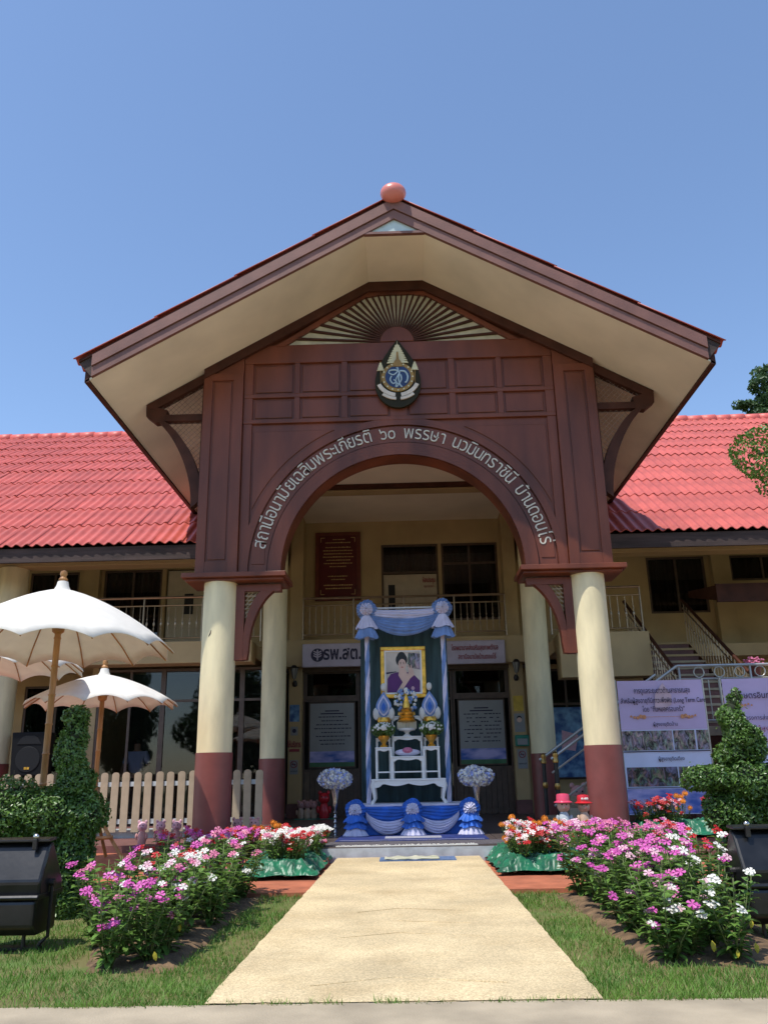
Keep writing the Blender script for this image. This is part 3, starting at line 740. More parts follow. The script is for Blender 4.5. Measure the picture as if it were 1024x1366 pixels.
# plaque upstairs
pq = empty('dedication_plaque', (-1.57, 19.66, 5.1), 'dark maroon dedication plaque with gold lines on the upper wall', 'plaque')
B(-2.12, -1.02, 19.63, 19.70, 5.08, 6.78).build('frame', 'plaqueframe', pq, bev=.01); B(-2.03, -1.11, 19.615, 19.632, 5.17, 6.69).build('board', 'plaque', pq)
lm = MB()
for r_, (z, wd) in enumerate([(6.58, .12), (6.50, .30), (6.38, .30), (6.30, .36), (6.22, .34), (6.14, .36), (6.06, .28), (5.98, .34), (5.90, .20), (5.66, .24), (5.58, .16), (5.44, .34), (5.36, .30)]):
    x = -1.57 - wd
    while x < -1.57 + wd:
        l = random.uniform(.02, .06); lm.box(x, x + l, 19.612, 19.616, z, z + .018 + random.uniform(0, .008)); x += l + .012
stuff(lm.build('engraved_lines', 'goldprint', pq))
cm = MB()
for sx in (-1, 1):
    for sz in (-1, 1):
        cx, cz = -1.57 + sx * .42, 5.93 + sz * .71
        a = sorted((cx, cx - sx * .10)); b = sorted((cz, cz - sz * .012)); cm.box(a[0], a[1], 19.611, 19.616, b[0], b[1])
        a = sorted((cx, cx - sx * .012)); b = sorted((cz - sz * .014, cz - sz * .12)); cm.box(a[0], a[1], 19.611, 19.616, b[0], b[1])
cm.build('corner_ornament', 'goldprint', pq)
# ground floor centre, y = 19.5 : pilasters, transoms, boards
for s in (-1, 1):
    a, b = sorted((s * 2.36, s * 2.66))
    bp(B(a, b, 19.20, 19.72, .50, 7.05), 'pilaster', 'wall', bev=.01)
    bp(B(a - .02, b + .02, 19.18, 19.5, .205, .50), 'pilaster_base', 'step')
    a, b = sorted((s * 1.10, s * 2.32))
    window(a, b, 2.78, 3.38, 19.45, 1, (), gl='glass_d', curtain=False)
    bm = MB()
    for i in range(10):
        x = a + (b - a) * i / 10; bp(B(x + .004, x + (b - a) / 10 - .004, 19.47, 19.50, .22, 1.16), 'wainscot_board', mat('wainscot', (.16, .11, .07), .6, .15) if i == 0 and s < 0 else 'frame')
    bp(B(a, b, 19.45, 19.50, 1.16, 1.22), 'sill_rail', 'frame'); bp(B(a, b, 19.45, 19.5, 2.70, 2.78), 'transom_rail', 'frame')
    bp(B(a - .03, a, 19.44, 19.52, .22, 3.38), 'post', 'frame'); bp(B(b, b + .03, 19.44, 19.52, .22, 3.38), 'post', 'frame')
window(-1.06, 1.06, .25, 3.38, 19.5, 3, (2.72,), gl='glass_d', curtain=False)
bp(B(-3.1, 3.1, 19.5, 19.7, 3.38, 3.46), 'lintel', 'frame')
# notice boards and signs
for s, lines in ((-1, 8), (1, 8)):
    x0, x1 = sorted((s * 1.16, s * 2.22)); cx = (x0 + x1) / 2
    nb = empty('notice_board', (cx, 19.43, 1.2), 'large printed notice panel with green foot on the %s of the altar' % ('left side' if s < 0 else 'right side'), 'notice board', 'notice panels under the transoms')
    B(x0, x1, 19.40, 19.44, 1.24, 2.68).build('frame', 'frame', nb); B(x0 + .03, x1 - .03, 19.390, 19.402, 1.27, 2.65).build('sheet', 'notice', nb)
    B(x0 + .03, x1 - .03, 19.386, 19.391, 1.27, 1.36).build('green_strip', mat('green_print', (.05, .16, .07), .5), nb)
    B(x0 + .03, x1 - .03, 19.386, 19.391, 1.364, 1.60).build('landscape_strip', 'photo3', nb)
    lm = MB()
    for r_ in range(lines):
        z = 2.34 - r_ * .085; wd = random.uniform(.22, .42) if s < 0 else .40
        x = cx - wd
        while x < cx + wd:
            l = random.uniform(.03, .09)
            if s > 0 and int((x - cx + wd) / .27) % 1 == 0 and random.random() < .25: x += .06; continue
            lm.box(x, x + l, 19.385, 19.391, z, z + .022); x += l + .018
    for z, wd in ((2.47, .16), (2.41, .26)): lm.box(cx - wd, cx + wd, 19.385, 19.391, z, z + .026)
    stuff(lm.build('printed_lines', 'print_d', nb))
sg = empty('clinic_sign_left', (-1.6, 19.15, 3.5), 'lavender name board with round emblem left of the blue pillar drape', 'sign'); sg.name = 'name_board'
B(-2.33, -.9, 18.93, 18.98, 3.42, 3.95).build('board', 'sign', sg, bev=.03)
put_text('รพ.สต.', .40, -1.42, 18.922, 3.59, sg, 'print_d', .004, .010, fit=.85)
MB().prism(circ(-1.98, 3.69, .15), 18.915, 18.928).build('emblem_disc', 'print_d', sg)
cm = MB()
cm.prism([(-1.995, 3.57), (-1.965, 3.57), (-1.965, 3.81), (-1.995, 3.81)], 18.908, 18.916)
for s in (-1, 1):
    for k in range(3):
        z = 3.63 + k * .05; q = [(-1.98 + s * .02, z), (-1.98 + s * .09, z + .035), (-1.98 + s * .09, z + .06), (-1.98 + s * .02, z + .03)]
        cm.prism(q if s > 0 else q[::-1], 18.908, 18.916)
cm.build('emblem_leaves', 'sign', sg)
sg = empty('name_board', (1.55, 19.15, 3.5), 'lavender name board with two dark red lines right of the altar', 'sign')
B(.80, 2.26, 18.93, 18.98, 3.42, 3.95).build('board', 'sign', sg, bev=.03)
put_text('โรงพยาบาลส่งเสริมสุขภาพตำบล', .16, 1.58, 18.922, 3.73, sg, 'print_red', .002, .002, fit=1.05); put_text('สถานีอนามัยบ้านดอนไร่', .15, 1.62, 18.922, 3.53, sg, 'print_red', .002, .002, fit=.85)
# wall lanterns
def lantern(x, y, z, label):
    t = empty('wall_lantern', (x, y, z), label, 'lamp', 'wall lanterns on the pilasters')
    MB().lathe([(.03, 0), (.055, .03), (.06, .08), (.03, .14)], (x, y + .03, z), 10).build('wall_mount', 'darkmetal', t, smooth=True)
    MB().path([(x, y + .03, z + .08), (x, y - .05, z + .05), (x, y - .11, z + .10), (x, y - .11, z + .17)], .012, 6).build('arm', 'darkmetal', t)
    MB().lathe([(.035, .17), (.085, .40)], (x, y - .11, z), 6).build('glass_body', 'lampglass', t)
    cg = MB()
    for i in range(6):
        a = 2 * pi * i / 6; cg.tube((x + .036 * cos(a), y - .11 + .036 * sin(a), z + .17), (x + .088 * cos(a), y - .11 + .088 * sin(a), z + .40), .007, n=4)
    cg.build('cage', 'darkmetal', t)
    MB().lathe([(.115, .40), (.10, .43), (.05, .49), (.03, .52), (.015, .55), (.02, .57), (.004, .62)], (x, y - .11, z), 6).build('cap', 'darkmetal', t)
lantern(-2.52, 19.17, 3.02, 'black wall lantern on the pilaster left of the altar'); lantern(2.50, 19.17, 3.05, 'black wall lantern on the pilaster right of the altar')
# stickers on the pilasters
def flat(name, label, cat, x0, x1, z0, z1, y, m):
    t = empty(name, ((x0 + x1) / 2, y, z0), label, cat); B(x0, x1, y - .006, y, z0, z1).build('sheet', m, t); return t
flat('poster', 'small light blue poster on the left pilaster below the lantern', 'poster', -2.63, -2.41, 2.25, 2.62, 19.196, 'poster_b')
t = flat('poster', 'small white sheet with a dark portrait on the left pilaster', 'poster', -2.60, -2.44, 1.95, 2.14, 19.196, 'notice'); MB().prism(circ(-2.52, 2.05, .045, 14), 19.186, 19.189).build('portrait_print', 'print_d', t)
t = flat('sign', 'maroon lettering sign fixed on the left pilaster', 'sign', -2.63, -2.40, 1.60, 1.66, 19.196, 'print_red'); put_text('ให้บริการ', .17, -2.515, 19.186, 1.70, t, 'print_red', .003, .004, fit=.30)
t = flat('sign', 'white no smoking sign on the left pilaster', 'sign', -2.61, -2.43, 1.12, 1.42, 19.196, 'notice')
def nosmoke(t, x, z, y):
    MB().path([(x + .07 * cos(2 * pi * i / 20), y, z + .07 * sin(2 * pi * i / 20)) for i in range(20)], .008, 5, True).build('ring', 'print_red', t)
    MB().tube((x - .05, y, z + .05), (x + .05, y, z - .05), .007, n=5).build('bar', 'print_red', t); B(x - .045, x + .04, y - .001, y + .002, z - .008, z + .008).build('cigarette', 'print_d', t)
nosmoke(t, -2.52, 1.33, 19.186); put_text('เขตปลอดบุหรี่', .05, -2.52, 19.188, 1.17, t, 'print_d', fit=.15)
t = flat('notice', 'yellow paper on the right pilaster', 'notice', 2.40, 2.62, 2.38, 2.72, 19.196, 'yellow')
t = flat('poster', 'white poster with a face on the right pilaster', 'poster', 2.40, 2.63, 1.93, 2.33, 19.196, 'notice'); MB().prism(circ(2.51, 2.19, .055, 14), 19.186, 19.189).build('face_print', 'skinprint', t); MB().prism(circ(2.51, 2.225, .055, 14), 19.1875, 19.1895).build('hair_print', 'hair', t)
t = empty('soap_dispenser', (2.52, 19.15, 1.62), 'green plastic box mounted on the right pilaster', 'dispenser'); B(2.38, 2.68, 19.05, 19.19, 1.62, 1.86).build('body', 'green', t, bev=.02); B(2.42, 2.64, 19.04, 19.052, 1.65, 1.78).build('window', 'notice', t)
t = flat('sign', 'white no smoking sign on the right pilaster below the green box', 'sign', 2.42, 2.63, 1.15, 1.56, 19.196, 'notice'); nosmoke(t, 2.525, 1.45, 19.186); put_text('เขตปลอดบุหรี่', .05, 2.525, 19.188, 1.24, t, 'print_d', fit=.17)
# left ground floor: glazed room at y = 17.5
for x0, x1 in ((-6.55, -6.42),): bp(B(x0, x1, 17.5, 19.7, .2, 3.45), 'side_wall', 'wall')
window(-6.42, -5.05, .25, 3.28, 17.5, 2, (2.62,), gl='glass', curtain=False, m='frame'); window(-5.05, -3.40, .25, 3.28, 17.5, 1, (2.62,), gl='glass', curtain=False); window(-3.40, -2.9, .25, 3.28, 17.5, 1, (2.62,), gl='glass', curtain=False)
bp(B(-2.95, -2.75, 17.5, 19.6, .2, 3.45), 'side_wall', 'wall')
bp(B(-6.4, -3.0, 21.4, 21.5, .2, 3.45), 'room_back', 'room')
wall_with(-15, -6.5, .2, 3.46, 19.6, [(-8.9, -7.4, .9, 3.2)]); window(-8.9, -7.4, .9, 3.2, 19.6, 2, (), gl='glass_d')
t = empty('framed_picture', (-7.0, 19.55, 3.0), 'dark framed picture hung on the wall behind the small umbrella', 'picture'); B(-7.3, -6.78, 19.56, 19.6, 2.85, 3.30).build('frame', 'frame', t); B(-7.24, -6.84, 19.55, 19.562, 2.91, 3.24).build('print', 'photo2', t)
column(-8.22, 17.0, .30, 5.37, BD); bp(B(-8.5, -7.95, 16.72, 17.28, .2, .24), 'column_base', 'step')
column(9.6, 17.0, .30, 5.37, BD)
# right ground floor
wall_with(2.66, 15, .2, 3.46, 19.6, [(2.95, 4.4, .9, 3.35), (5.2, 6.4, .3, 2.6)]); window(2.95, 4.4, .9, 3.35, 19.6, 2, (2.55,), gl='glass', curtain=False); window(5.2, 6.4, .3, 2.6, 19.6, 2, ())
t = flat('poster', 'tall blue roll-up poster behind the right inner column', 'poster', 3.15, 3.95, .95, 2.45, 19.30, 'poster_b')
MB().prism([(3.42, 1.55), (3.72, 1.50), (3.80, 1.85), (3.45, 1.95)], 19.285, 19.292).build('pink_print', 'palepink', t)
# balcony railings
def railing(x0, x1, y, z0, label, m='whiterail', parent=None, motif=True):
    t = empty('balcony_railing', ((x0 + x1) / 2, y, z0), label, 'railing')
    MB().path([(x0, y, z0 + .95), (x1, y, z0 + .95)], .028, 8).build('top_rail', m, t, smooth=True)
    MB().path([(x0, y, z0 + .78), (x1, y, z0 + .78)], .016, 6).build('mid_rail', m, t); MB().path([(x0, y, z0 + .10), (x1, y, z0 + .10)], .016, 6).build('low_rail', m, t)
    n = max(1, int((x1 - x0) / 1.15)); pm_ = MB().tube((0, 0, 0), (0, 0, .95), .02, n=8).mesh('post', m)
    for i in range(n + 1): inst(pm_, 'post', (x0 + (x1 - x0) * i / n - t.location.x, 0, 0), t)
    bm = MB().tube((0, 0, .10), (0, 0, .78), .008, n=5)
    if motif: bm.ell((0, 0, .40), (.024, .012, .05), 8, 5).ell((0, 0, .50), (.016, .01, .025), 8, 5).ell((0, 0, .30), (.016, .01, .025), 8, 5)
    bm = bm.mesh('baluster', m); k = int((x1 - x0) / .145)
    for i in range(1, k): inst(bm, 'baluster', (x0 + (x1 - x0) * i / k - t.location.x, 0, 0), t)
railing(-2.33, 2.33, 19.05, 4.07, 'brown steel balcony railing behind the top of the altar drape', mat('rail_bronze', (.34, .26, .18), .35, .1, 5, metal=.7))
M['railb'] = bpy.data.materials['rail_bronze']
railing(-7.85, -2.95, 17.0, 3.74, 'steel balcony railing on the left wing upper floor', 'railb')
railing(3.0, 4.85, 17.0, 3.74, 'short balcony railing right of the portico at the stair head', 'railb')
# staircase
ST = empty('staircase', (5.5, 16, .2), 'dark outdoor staircase rising to the upper floor behind the banners', 'staircase')
def sp(mb, name, m, **k): return mb.build(name, m, ST, **k)
nst = 12; Z0, Z1, Y0, Y1 = 1.75, 3.74, 15.65, 18.75
for i in range(nst):
    y = Y0 + (Y1 - Y0) * i / nst; z = Z0 + (Z1 - Z0) * (i + 1) / nst
    sp(B(5.0, 6.25, y - .02, y + .27, z - .045, z), 'tread', 'wall' if i > 8 else 'concrete'); sp(B(5.03, 6.22, y + .24, y + .26, z - .045, z + .12) if False else B(5.03, 6.22, y + .0, y + .02, z - .17, z - .047), 'riser', 'step')
for x in (4.95, 6.25):
    sp(MB().prismx([(Y0 - .1, Z0 - .2), (Y0 - .1, Z0 + .08), (Y1, Z1 + .02), (Y1, Z1 - .28)], x, x + .06), 'stringer', 'wood_d')
    sp(MB().path([(x + .03, Y0 - .05, Z0 + 1.0), (x + .03, Y1, Z1 + .98)], .035, 8), 'handrail', 'wood_d', smooth=True)
    sp(MB().path([(x + .03, Y0 - .05, Z0 + .82), (x + .03, Y1, Z1 + .80)], .018, 6), 'mid_rail', 'railb')
    bmm = MB().tube((0, 0, .08), (0, 0, .98), .010, n=5).ell((0, 0, .5), (.02, .02, .05), 8, 5).mesh('stair_baluster', M['railb'])
    for i in range(20):
        u = (i + .5) / 20; inst(bmm, 'baluster', (x + .03 - 5.5, Y0 + (Y1 - Y0) * u - 16, Z0 + (Z1 - Z0) * u - .2), ST)
sp(B(4.6, 9.5, 14.3, 15.65, 1.60, 1.75), 'landing', 'concrete'); sp(B(4.6, 4.72, 14.3, 15.6, .2, 1.6), 'landing_wall', 'step'); sp(B(4.72, 9.5, 15.45, 15.6, .2, 1.6), 'landing_wall', 'wood_d'); sp(B(4.72, 9.5, 14.32, 14.42, .2, 1.6), 'landing_wall', 'wood_d')
for i in range(9):
    x = 4.6 - (i + 1) * .25; z = 1.75 - (i + 1) * .155
    sp(B(x, x + .27, 14.4, 15.6, z - .155, z), 'tread', 'concrete')

LR = empty('landing_railing', (4.6, 14.3, 1.75), 'pale steel railing with rings on the stair landing above the banners', 'railing')
def lr(mb, name, m='whiterail', **k): return mb.build(name, m, LR, **k)
lr(MB().path([(4.57, 14.32, 2.74), (9.4, 14.32, 2.74)], .026, 8), 'top_rail', smooth=True); lr(MB().path([(4.57, 14.32, 2.52), (9.4, 14.32, 2.52)], .018, 6), 'mid_rail'); lr(MB().path([(4.57, 14.32, 1.84), (9.4, 14.32, 1.84)], .018, 6), 'low_rail')
lr(MB().path([(4.57, 14.32, 2.74), (2.35, 14.32, 1.28)], .026, 8), 'sloping_rail', smooth=True); lr(MB().path([(4.57, 14.32, 2.52), (2.35, 14.32, 1.06)], .018, 6), 'sloping_rail'); lr(MB().path([(4.57, 15.58, 2.74), (2.35, 15.58, 1.28)], .026, 8), 'sloping_rail', smooth=True)
lr(MB().path([(4.57, 14.32, 1.98), (2.35, 14.32, .55)], .018, 6), 'sloping_rail')
rgm = MB().path([(.085 * cos(2 * pi * i / 20), 0, .085 * sin(2 * pi * i / 20)) for i in range(20)], .011, 6, True).mesh('ring', M['whiterail'], True)
bmm = MB().tube((0, 0, .09), (0, 0, .77), .010, n=6).mesh('bar', M['whiterail']); pmm = MB().tube((0, 0, 0), (0, 0, .99), .022, n=8).mesh('post', M['whiterail'], True)
for i in range(14): inst(rgm, 'ring', (.33 + i * .34, .02, .88), LR)
for i in range(28): inst(bmm, 'bar', (.13 + i * .17, .02, 0), LR)
for i in range(5): inst(pmm, 'post', (0 + i * 1.19, .02, 0), LR)
for k, (x, y) in enumerate(((2.42, 14.32), (2.42, 15.58))):
    t = empty('brass_post', (x, y, .2), 'dark newel post with brass cap at the stair foot, %s' % ('nearer one' if k == 0 else 'rear one'), 'post', 'newel posts at the stair foot')
    MB().lathe([(.035, 0), (.035, 1.02)], (x, y, .2), 12).build('shaft', 'darkmetal', t, smooth=True)
    MB().lathe([(.05, 1.02), (.055, 1.05), (.04, 1.08), (.05, 1.12), (.045, 1.17), (.01, 1.20)], (x, y, .2), 12).build('cap', 'brass', t, smooth=True); MB().lathe([(.042, .6), (.05, .62), (.05, .68), (.042, .70)], (x, y, .2), 12).build('collar', 'brass', t, smooth=True)
# pot of red flowers on the landing rail (far right)
t = empty('flower_pot', (5.95, 14.4, 2.5), 'pot of red and pink flowers on the landing by the pale railing', 'flower pot')
MB().lathe([(.07, 0), (.10, .16), (.11, .18)], (5.95, 14.5, 2.55), 14).build('pot', 'dado', t, smooth=True); B(5.8, 6.1, 14.4, 14.65, 1.75, 2.55).build('pot_stand', 'wood_d', t)
fm_ = MB()
for k in range(46):
    a = random.uniform(0, 6.28); r = .17 * random.random() ** .5; fm_.ell((5.95 + r * cos(a), 14.5 + r * .7 * sin(a), 2.76 + random.uniform(0, .12)), (.022, .02, .016), 6, 4)
fm_.build('blossoms', 'pink', t)
# dark canopy at right
cn = empty('side_canopy', (6.5, 15.2, 3.9), 'dark maroon lean-to canopy jutting in at the right edge', 'canopy')
MB().prismx([(17.2, 4.40), (17.2, 4.72), (18.9, 4.95), (18.9, 4.80)], 6.50, 9.6).build('roof_panel', 'wood_d', cn)
MB().box(6.48, 9.6, 17.14, 17.20, 4.36, 4.74).build('front_board', 'wood_d', cn)

# ------------------------------------------------------------------ leaf / flower helpers
def leaf_cloud(pts, nrm, size, name, m, parent=None, jitter=.7, aspect=.5, org=(0, 0, 0), drop=0.0):
    n = len(pts); rn = RNG.normal(size=(n, 3))
    N = nrm + jitter * rn; N /= np.linalg.norm(N, axis=1)[:, None]
    T = RNG.normal(size=(n, 3)); T[:, 2] -= drop; T -= (T * N).sum(1)[:, None] * N; T /= np.linalg.norm(T, axis=1)[:, None]
    Bn = np.cross(N, T); L = size * RNG.uniform(.6, 1.25, n)[:, None]; W = L * aspect
    a = pts - T * L * .5; b = pts + Bn * W * .5 + N * L * .10; c = pts + T * L * .5 - N * L * .06; d = pts - Bn * W * .5 + N * L * .10
    V = np.stack([a, b, c, d], 1).reshape(-1, 3) - np.array(org)
    idx = np.arange(n) * 4
    F = np.stack([idx, idx + 1, idx + 2, idx, idx + 2, idx + 3], 1).reshape(-1, 3)
    me = bpy.data.meshes.new(name); me.vertices.add(len(V)); me.vertices.foreach_set('co', V.astype(np.float32).ravel())
    me.loops.add(F.size); me.loops.foreach_set('vertex_index', F.astype(np.int32).ravel())
    me.polygons.add(len(F)); me.polygons.foreach_set('loop_start', (np.arange(len(F)) * 3).astype(np.int32))
    me.update(calc_edges=True); me.validate()
    me.materials.append(M[m])
    o = bpy.data.objects.new(name, me); o.location = org; link(o, parent)
    if parent is not None: o.location = Vector(org) - Vector(parent.location)
    return o
def blob_points(blobs, n, thick=.16, rough=.10, f=4.0):
    cs = np.array([b[0] for b in blobs], float); rs = np.array([b[1] for b in blobs], float)
    wt = np.array([(r[0] * r[1] + r[1] * r[2] + r[0] * r[2]) for r in rs]); wt /= wt.sum()
    P = []; Nn = []; tot = 0
    while tot < n:
        k = RNG.choice(len(blobs), n, p=wt); d = RNG.normal(size=(n, 3)); d /= np.linalg.norm(d, axis=1)[:, None]
        sc = 1 - thick * RNG.random(n) ** 1.6
        p = cs[k] + d * rs[k] * sc[:, None]
        disp = np.array([noise.noise(Vector(q) * f) for q in p[:, :]]) * rough
        p = p + d * disp[:, None]
        keep = np.ones(n, bool)
        for j in range(len(blobs)):
            q = (p - cs[j]) / rs[j]; keep &= ~((np.linalg.norm(q, axis=1) < .80) & (k != j))
        keep &= p[:, 2] > .01
        nn = d / rs[k]; nn /= np.linalg.norm(nn, axis=1)[:, None]
        P.append(p[keep]); Nn.append(nn[keep]); tot += keep.sum()
    return np.concatenate(P)[:n], np.concatenate(Nn)[:n]
def hedge(name, blobs, n, size, label, cat, loc, trunk=None):
    t = empty(name, loc, label, cat)
    p, nn = blob_points(blobs, n, .22, .07, 7.0)
    k = RNG.random(n)
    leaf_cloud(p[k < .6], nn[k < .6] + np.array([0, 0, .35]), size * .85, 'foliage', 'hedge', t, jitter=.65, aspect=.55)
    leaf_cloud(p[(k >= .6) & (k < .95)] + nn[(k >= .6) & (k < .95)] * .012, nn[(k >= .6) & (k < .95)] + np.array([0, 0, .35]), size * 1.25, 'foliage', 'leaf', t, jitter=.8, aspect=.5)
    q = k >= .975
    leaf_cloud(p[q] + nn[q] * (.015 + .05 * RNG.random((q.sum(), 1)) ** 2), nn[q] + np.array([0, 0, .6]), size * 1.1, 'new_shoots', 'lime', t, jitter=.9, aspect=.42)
    tw = MB()
    for a, b in zip(p[::420], nn[::420]): tw.tube(a - b * .08, a + b * random.uniform(.02, .07), .0022, n=4)
    tw.build('twigs', 'bark', t)
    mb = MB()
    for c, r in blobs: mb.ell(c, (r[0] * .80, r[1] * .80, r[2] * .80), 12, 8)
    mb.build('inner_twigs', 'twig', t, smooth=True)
    if trunk:
        for q in trunk: MB().path(q, [.035 - .012 * i / len(q) for i in range(len(q))], 7).build('branch', 'bark', t, smooth=True)
    return t

# left clipped bush: tall post on the right half of a long body
LB = []
for i in range(8):
    z = 1.02 + i * .088; LB.append(((-2.93 - .006 * i + .022 * sin(i * 1.3), 7.6 + .02 * cos(i), z), (.160 - .011 * i + .016 * sin(i * 1.7), .16 - .009 * i, .115)))
LB += [((-3.45, 7.6, .85), (.36, .30, .24)), ((-3.05, 7.6, .82), (.30, .30, .24)), ((-2.82, 7.6, .80), (.18, .24, .22)), ((-3.85, 7.6, .84), (.35, .3, .27)),
       ((-2.92, 7.62, .52), (.20, .22, .22)), ((-2.93, 7.62, .26), (.17, .19, .24)), ((-2.93, 7.62, .08), (.15, .16, .16)), ((-3.5, 7.6, .64), (.30, .24, .14))]
hedge('clipped_hedge', LB, 30000, .036, 'clipped green topiary bush with an upright block at the left', 'hedge', (-3, 7.6, 0))
RB_ = []
for i in range(9):
    u = i / 8; z = 1.20 + i * .068; RB_.append(((3.02 + .05 * sin(i * .9) + .03 * u, 8.0 + .05 * cos(i * .9), z), (.185 * (1 - u) ** .9 + .035, .17 * (1 - u) ** .9 + .035, .075)))
RB_ += [((2.63, 7.95, 1.0), (.13, .13, .10)), ((2.80, 8.0, .99), (.16, .2, .12)), ((3.05, 8.0, .98), (.24, .26, .20)), ((3.45, 8.0, 1.02), (.24, .24, .13)), ((2.78, 8.0, .74), (.12, .14, .18)),
        ((3.0, 8.05, .68), (.24, .22, .22)), ((3.35, 8.0, .80), (.26, .24, .14)), ((2.98, 8.05, .40), (.20, .2, .24)), ((3.0, 8.05, .14), (.18, .18, .18)), ((3.75, 8.0, .95), (.2, .22, .16))]
hedge('clipped_shrub', RB_, 30000, .036, 'clipped cone topped shrub with spreading arms at the right', 'shrub', (3, 8, 0),
      trunk=[[(3.1, 8.0, .3), (3.3, 7.85, .55), (3.5, 7.8, .62), (3.72, 7.85, .8)], [(3.2, 7.9, .45), (3.45, 7.8, .50), (3.6, 7.8, .62)]])

# tree behind the roof and the overhanging branch at the right
def tree(name, loc, label, blobs, n, size, m, limbs, r0):
    t = empty(name, loc, label, 'tree')
    p, nn = blob_points(blobs, n, .75, .35, 1.3)
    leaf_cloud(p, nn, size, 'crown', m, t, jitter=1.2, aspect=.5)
    for i, q in enumerate(limbs):
        MB().path(q, [max(.008, r0 * (1 if i == 0 else .4) * (1 - .8 * k / len(q))) for k in range(len(q))], 8).build('trunk' if i == 0 else 'limb', 'bark', t, smooth=True)
tb = [((14.1, 30, 15.3), (.5, .5, .28)), ((13.45, 30, 14.5), (.5, .5, .26)), ((13.5, 30, 13.6), (.5, .5, .28)), ((14.6, 30, 15.9), (.6, .5, .3)), ((14.2, 30, 12.9), (.95, .9, .5)), ((13.9, 30, 14.0), (.55, .6, .45)), ((14.6, 30, 14.6), (.75, .7, .5)), ((15.1, 30, 13.6), (.9, .9, .6)), ((15.8, 30, 14.2), (1.0, 1, .8)), ((13.1, 30, 12.6), (.6, .5, .28)), ((15.4, 30, 12.4), (1.3, 1.1, .7)), ((16.8, 30, 13.2), (1.2, 1.2, 1.0))]
tree('tall_tree', (15.6, 30, 0), 'tall green tree rising beyond the red roof at the right edge', tb, 16000, .20, 'treeleaf',
     [[(15.6, 30, 0), (15.5, 30, 5), (15.4, 30, 9), (15.2, 30, 12), (15.0, 30, 14)], [(15.4, 30, 10), (14.6, 30, 12), (13.9, 30, 13.6)], [(15.3, 30, 11), (14.0, 30, 12.2), (13.0, 30, 12.5)], [(15.3, 30, 11.4), (16.2, 30, 13), (16.8, 30, 13.6)]], .28)
nb_ = [((4.22, 9, 4.53), (.24, .2, .05)), ((4.27, 9, 4.36), (.08, .12, .08)), ((4.22, 9, 4.16), (.06, .1, .08)), ((4.20, 9, 3.42), (.16, .12, .05)), ((4.32, 9, 4.50), (.26, .2, .10)), ((4.02, 9, 4.53), (.16, .14, .06)), ((4.42, 9, 4.30), (.13, .14, .13)), ((4.32, 9, 4.10), (.10, .1, .12)), ((4.75, 9, 4.5), (.35, .3, .2)), ((4.5, 9, 3.42), (.22, .15, .06)), ((5.2, 9.1, 4.4), (.4, .4, .3)),
       ((5.0, 9, 3.5), (.35, .3, .16)), ((5.7, 9.1, 4.7), (.6, .6, .5)), ((6.2, 9.1, 4.1), (.5, .5, .4))]
tree('small_tree', (6.0, 9.2, 0), 'leafy branches of a small tree reaching in at the right edge', nb_, 15000, .062, 'lime',
     [[(6.0, 9.2, 0), (5.95, 9.2, 1.5), (5.8, 9.1, 3), (5.9, 9.1, 4.2)], [(5.85, 9.1, 3.4), (5.2, 9, 4.1), (4.7, 9, 4.45), (4.1, 9, 4.52)], [(5.2, 9, 4.1), (4.6, 9, 4.25), (4.36, 9, 4.1)], [(5.85, 9.1, 2.9), (5.2, 9, 3.4), (4.5, 9, 3.42)]], .09)

# row of street trees across the road, behind the camera; the windows reflect them
rt = [((0, 0, 5.5), (3.2, 2.4, 2.2)), ((1.8, .3, 4.2), (2.2, 2, 1.6)), ((-1.9, 0, 4.4), (2.2, 2, 1.7)), ((.4, 0, 7.3), (2.2, 2, 1.5)), ((-.5, -.4, 2.6), (2.6, 1.8, 1.2))]
p, nn = blob_points(rt, 9000, .6, .6, .6)
proto_t = None
for i, x in enumerate((-27, -19.5, -12, -5, 2.5, 10, 17.5, 25)):
    y = -24 + 1.5 * sin(i * 2.1)
    t = empty('street_tree', (x, y, 0), 'leafy roadside tree opposite the building, %s from the west' % ORD[i], 'tree', 'trees across the road', i * 1.3)
    if proto_t is None:
        a = leaf_cloud(p, nn, .42, 'crown', 'treeleaf', None, jitter=1.1); b = MB().path([(0, 0, 0), (.1, 0, 2), (0, .1, 4), (.1, 0, 6)], [.28, .22, .15, .06], 8).build('trunk', 'bark', None, smooth=True)
        a.parent = t; b.parent = t; proto_t = (a.data, b.data)
    else: inst(proto_t[0], 'crown', (0, 0, 0), t); inst(proto_t[1], 'trunk', (0, 0, 0), t)

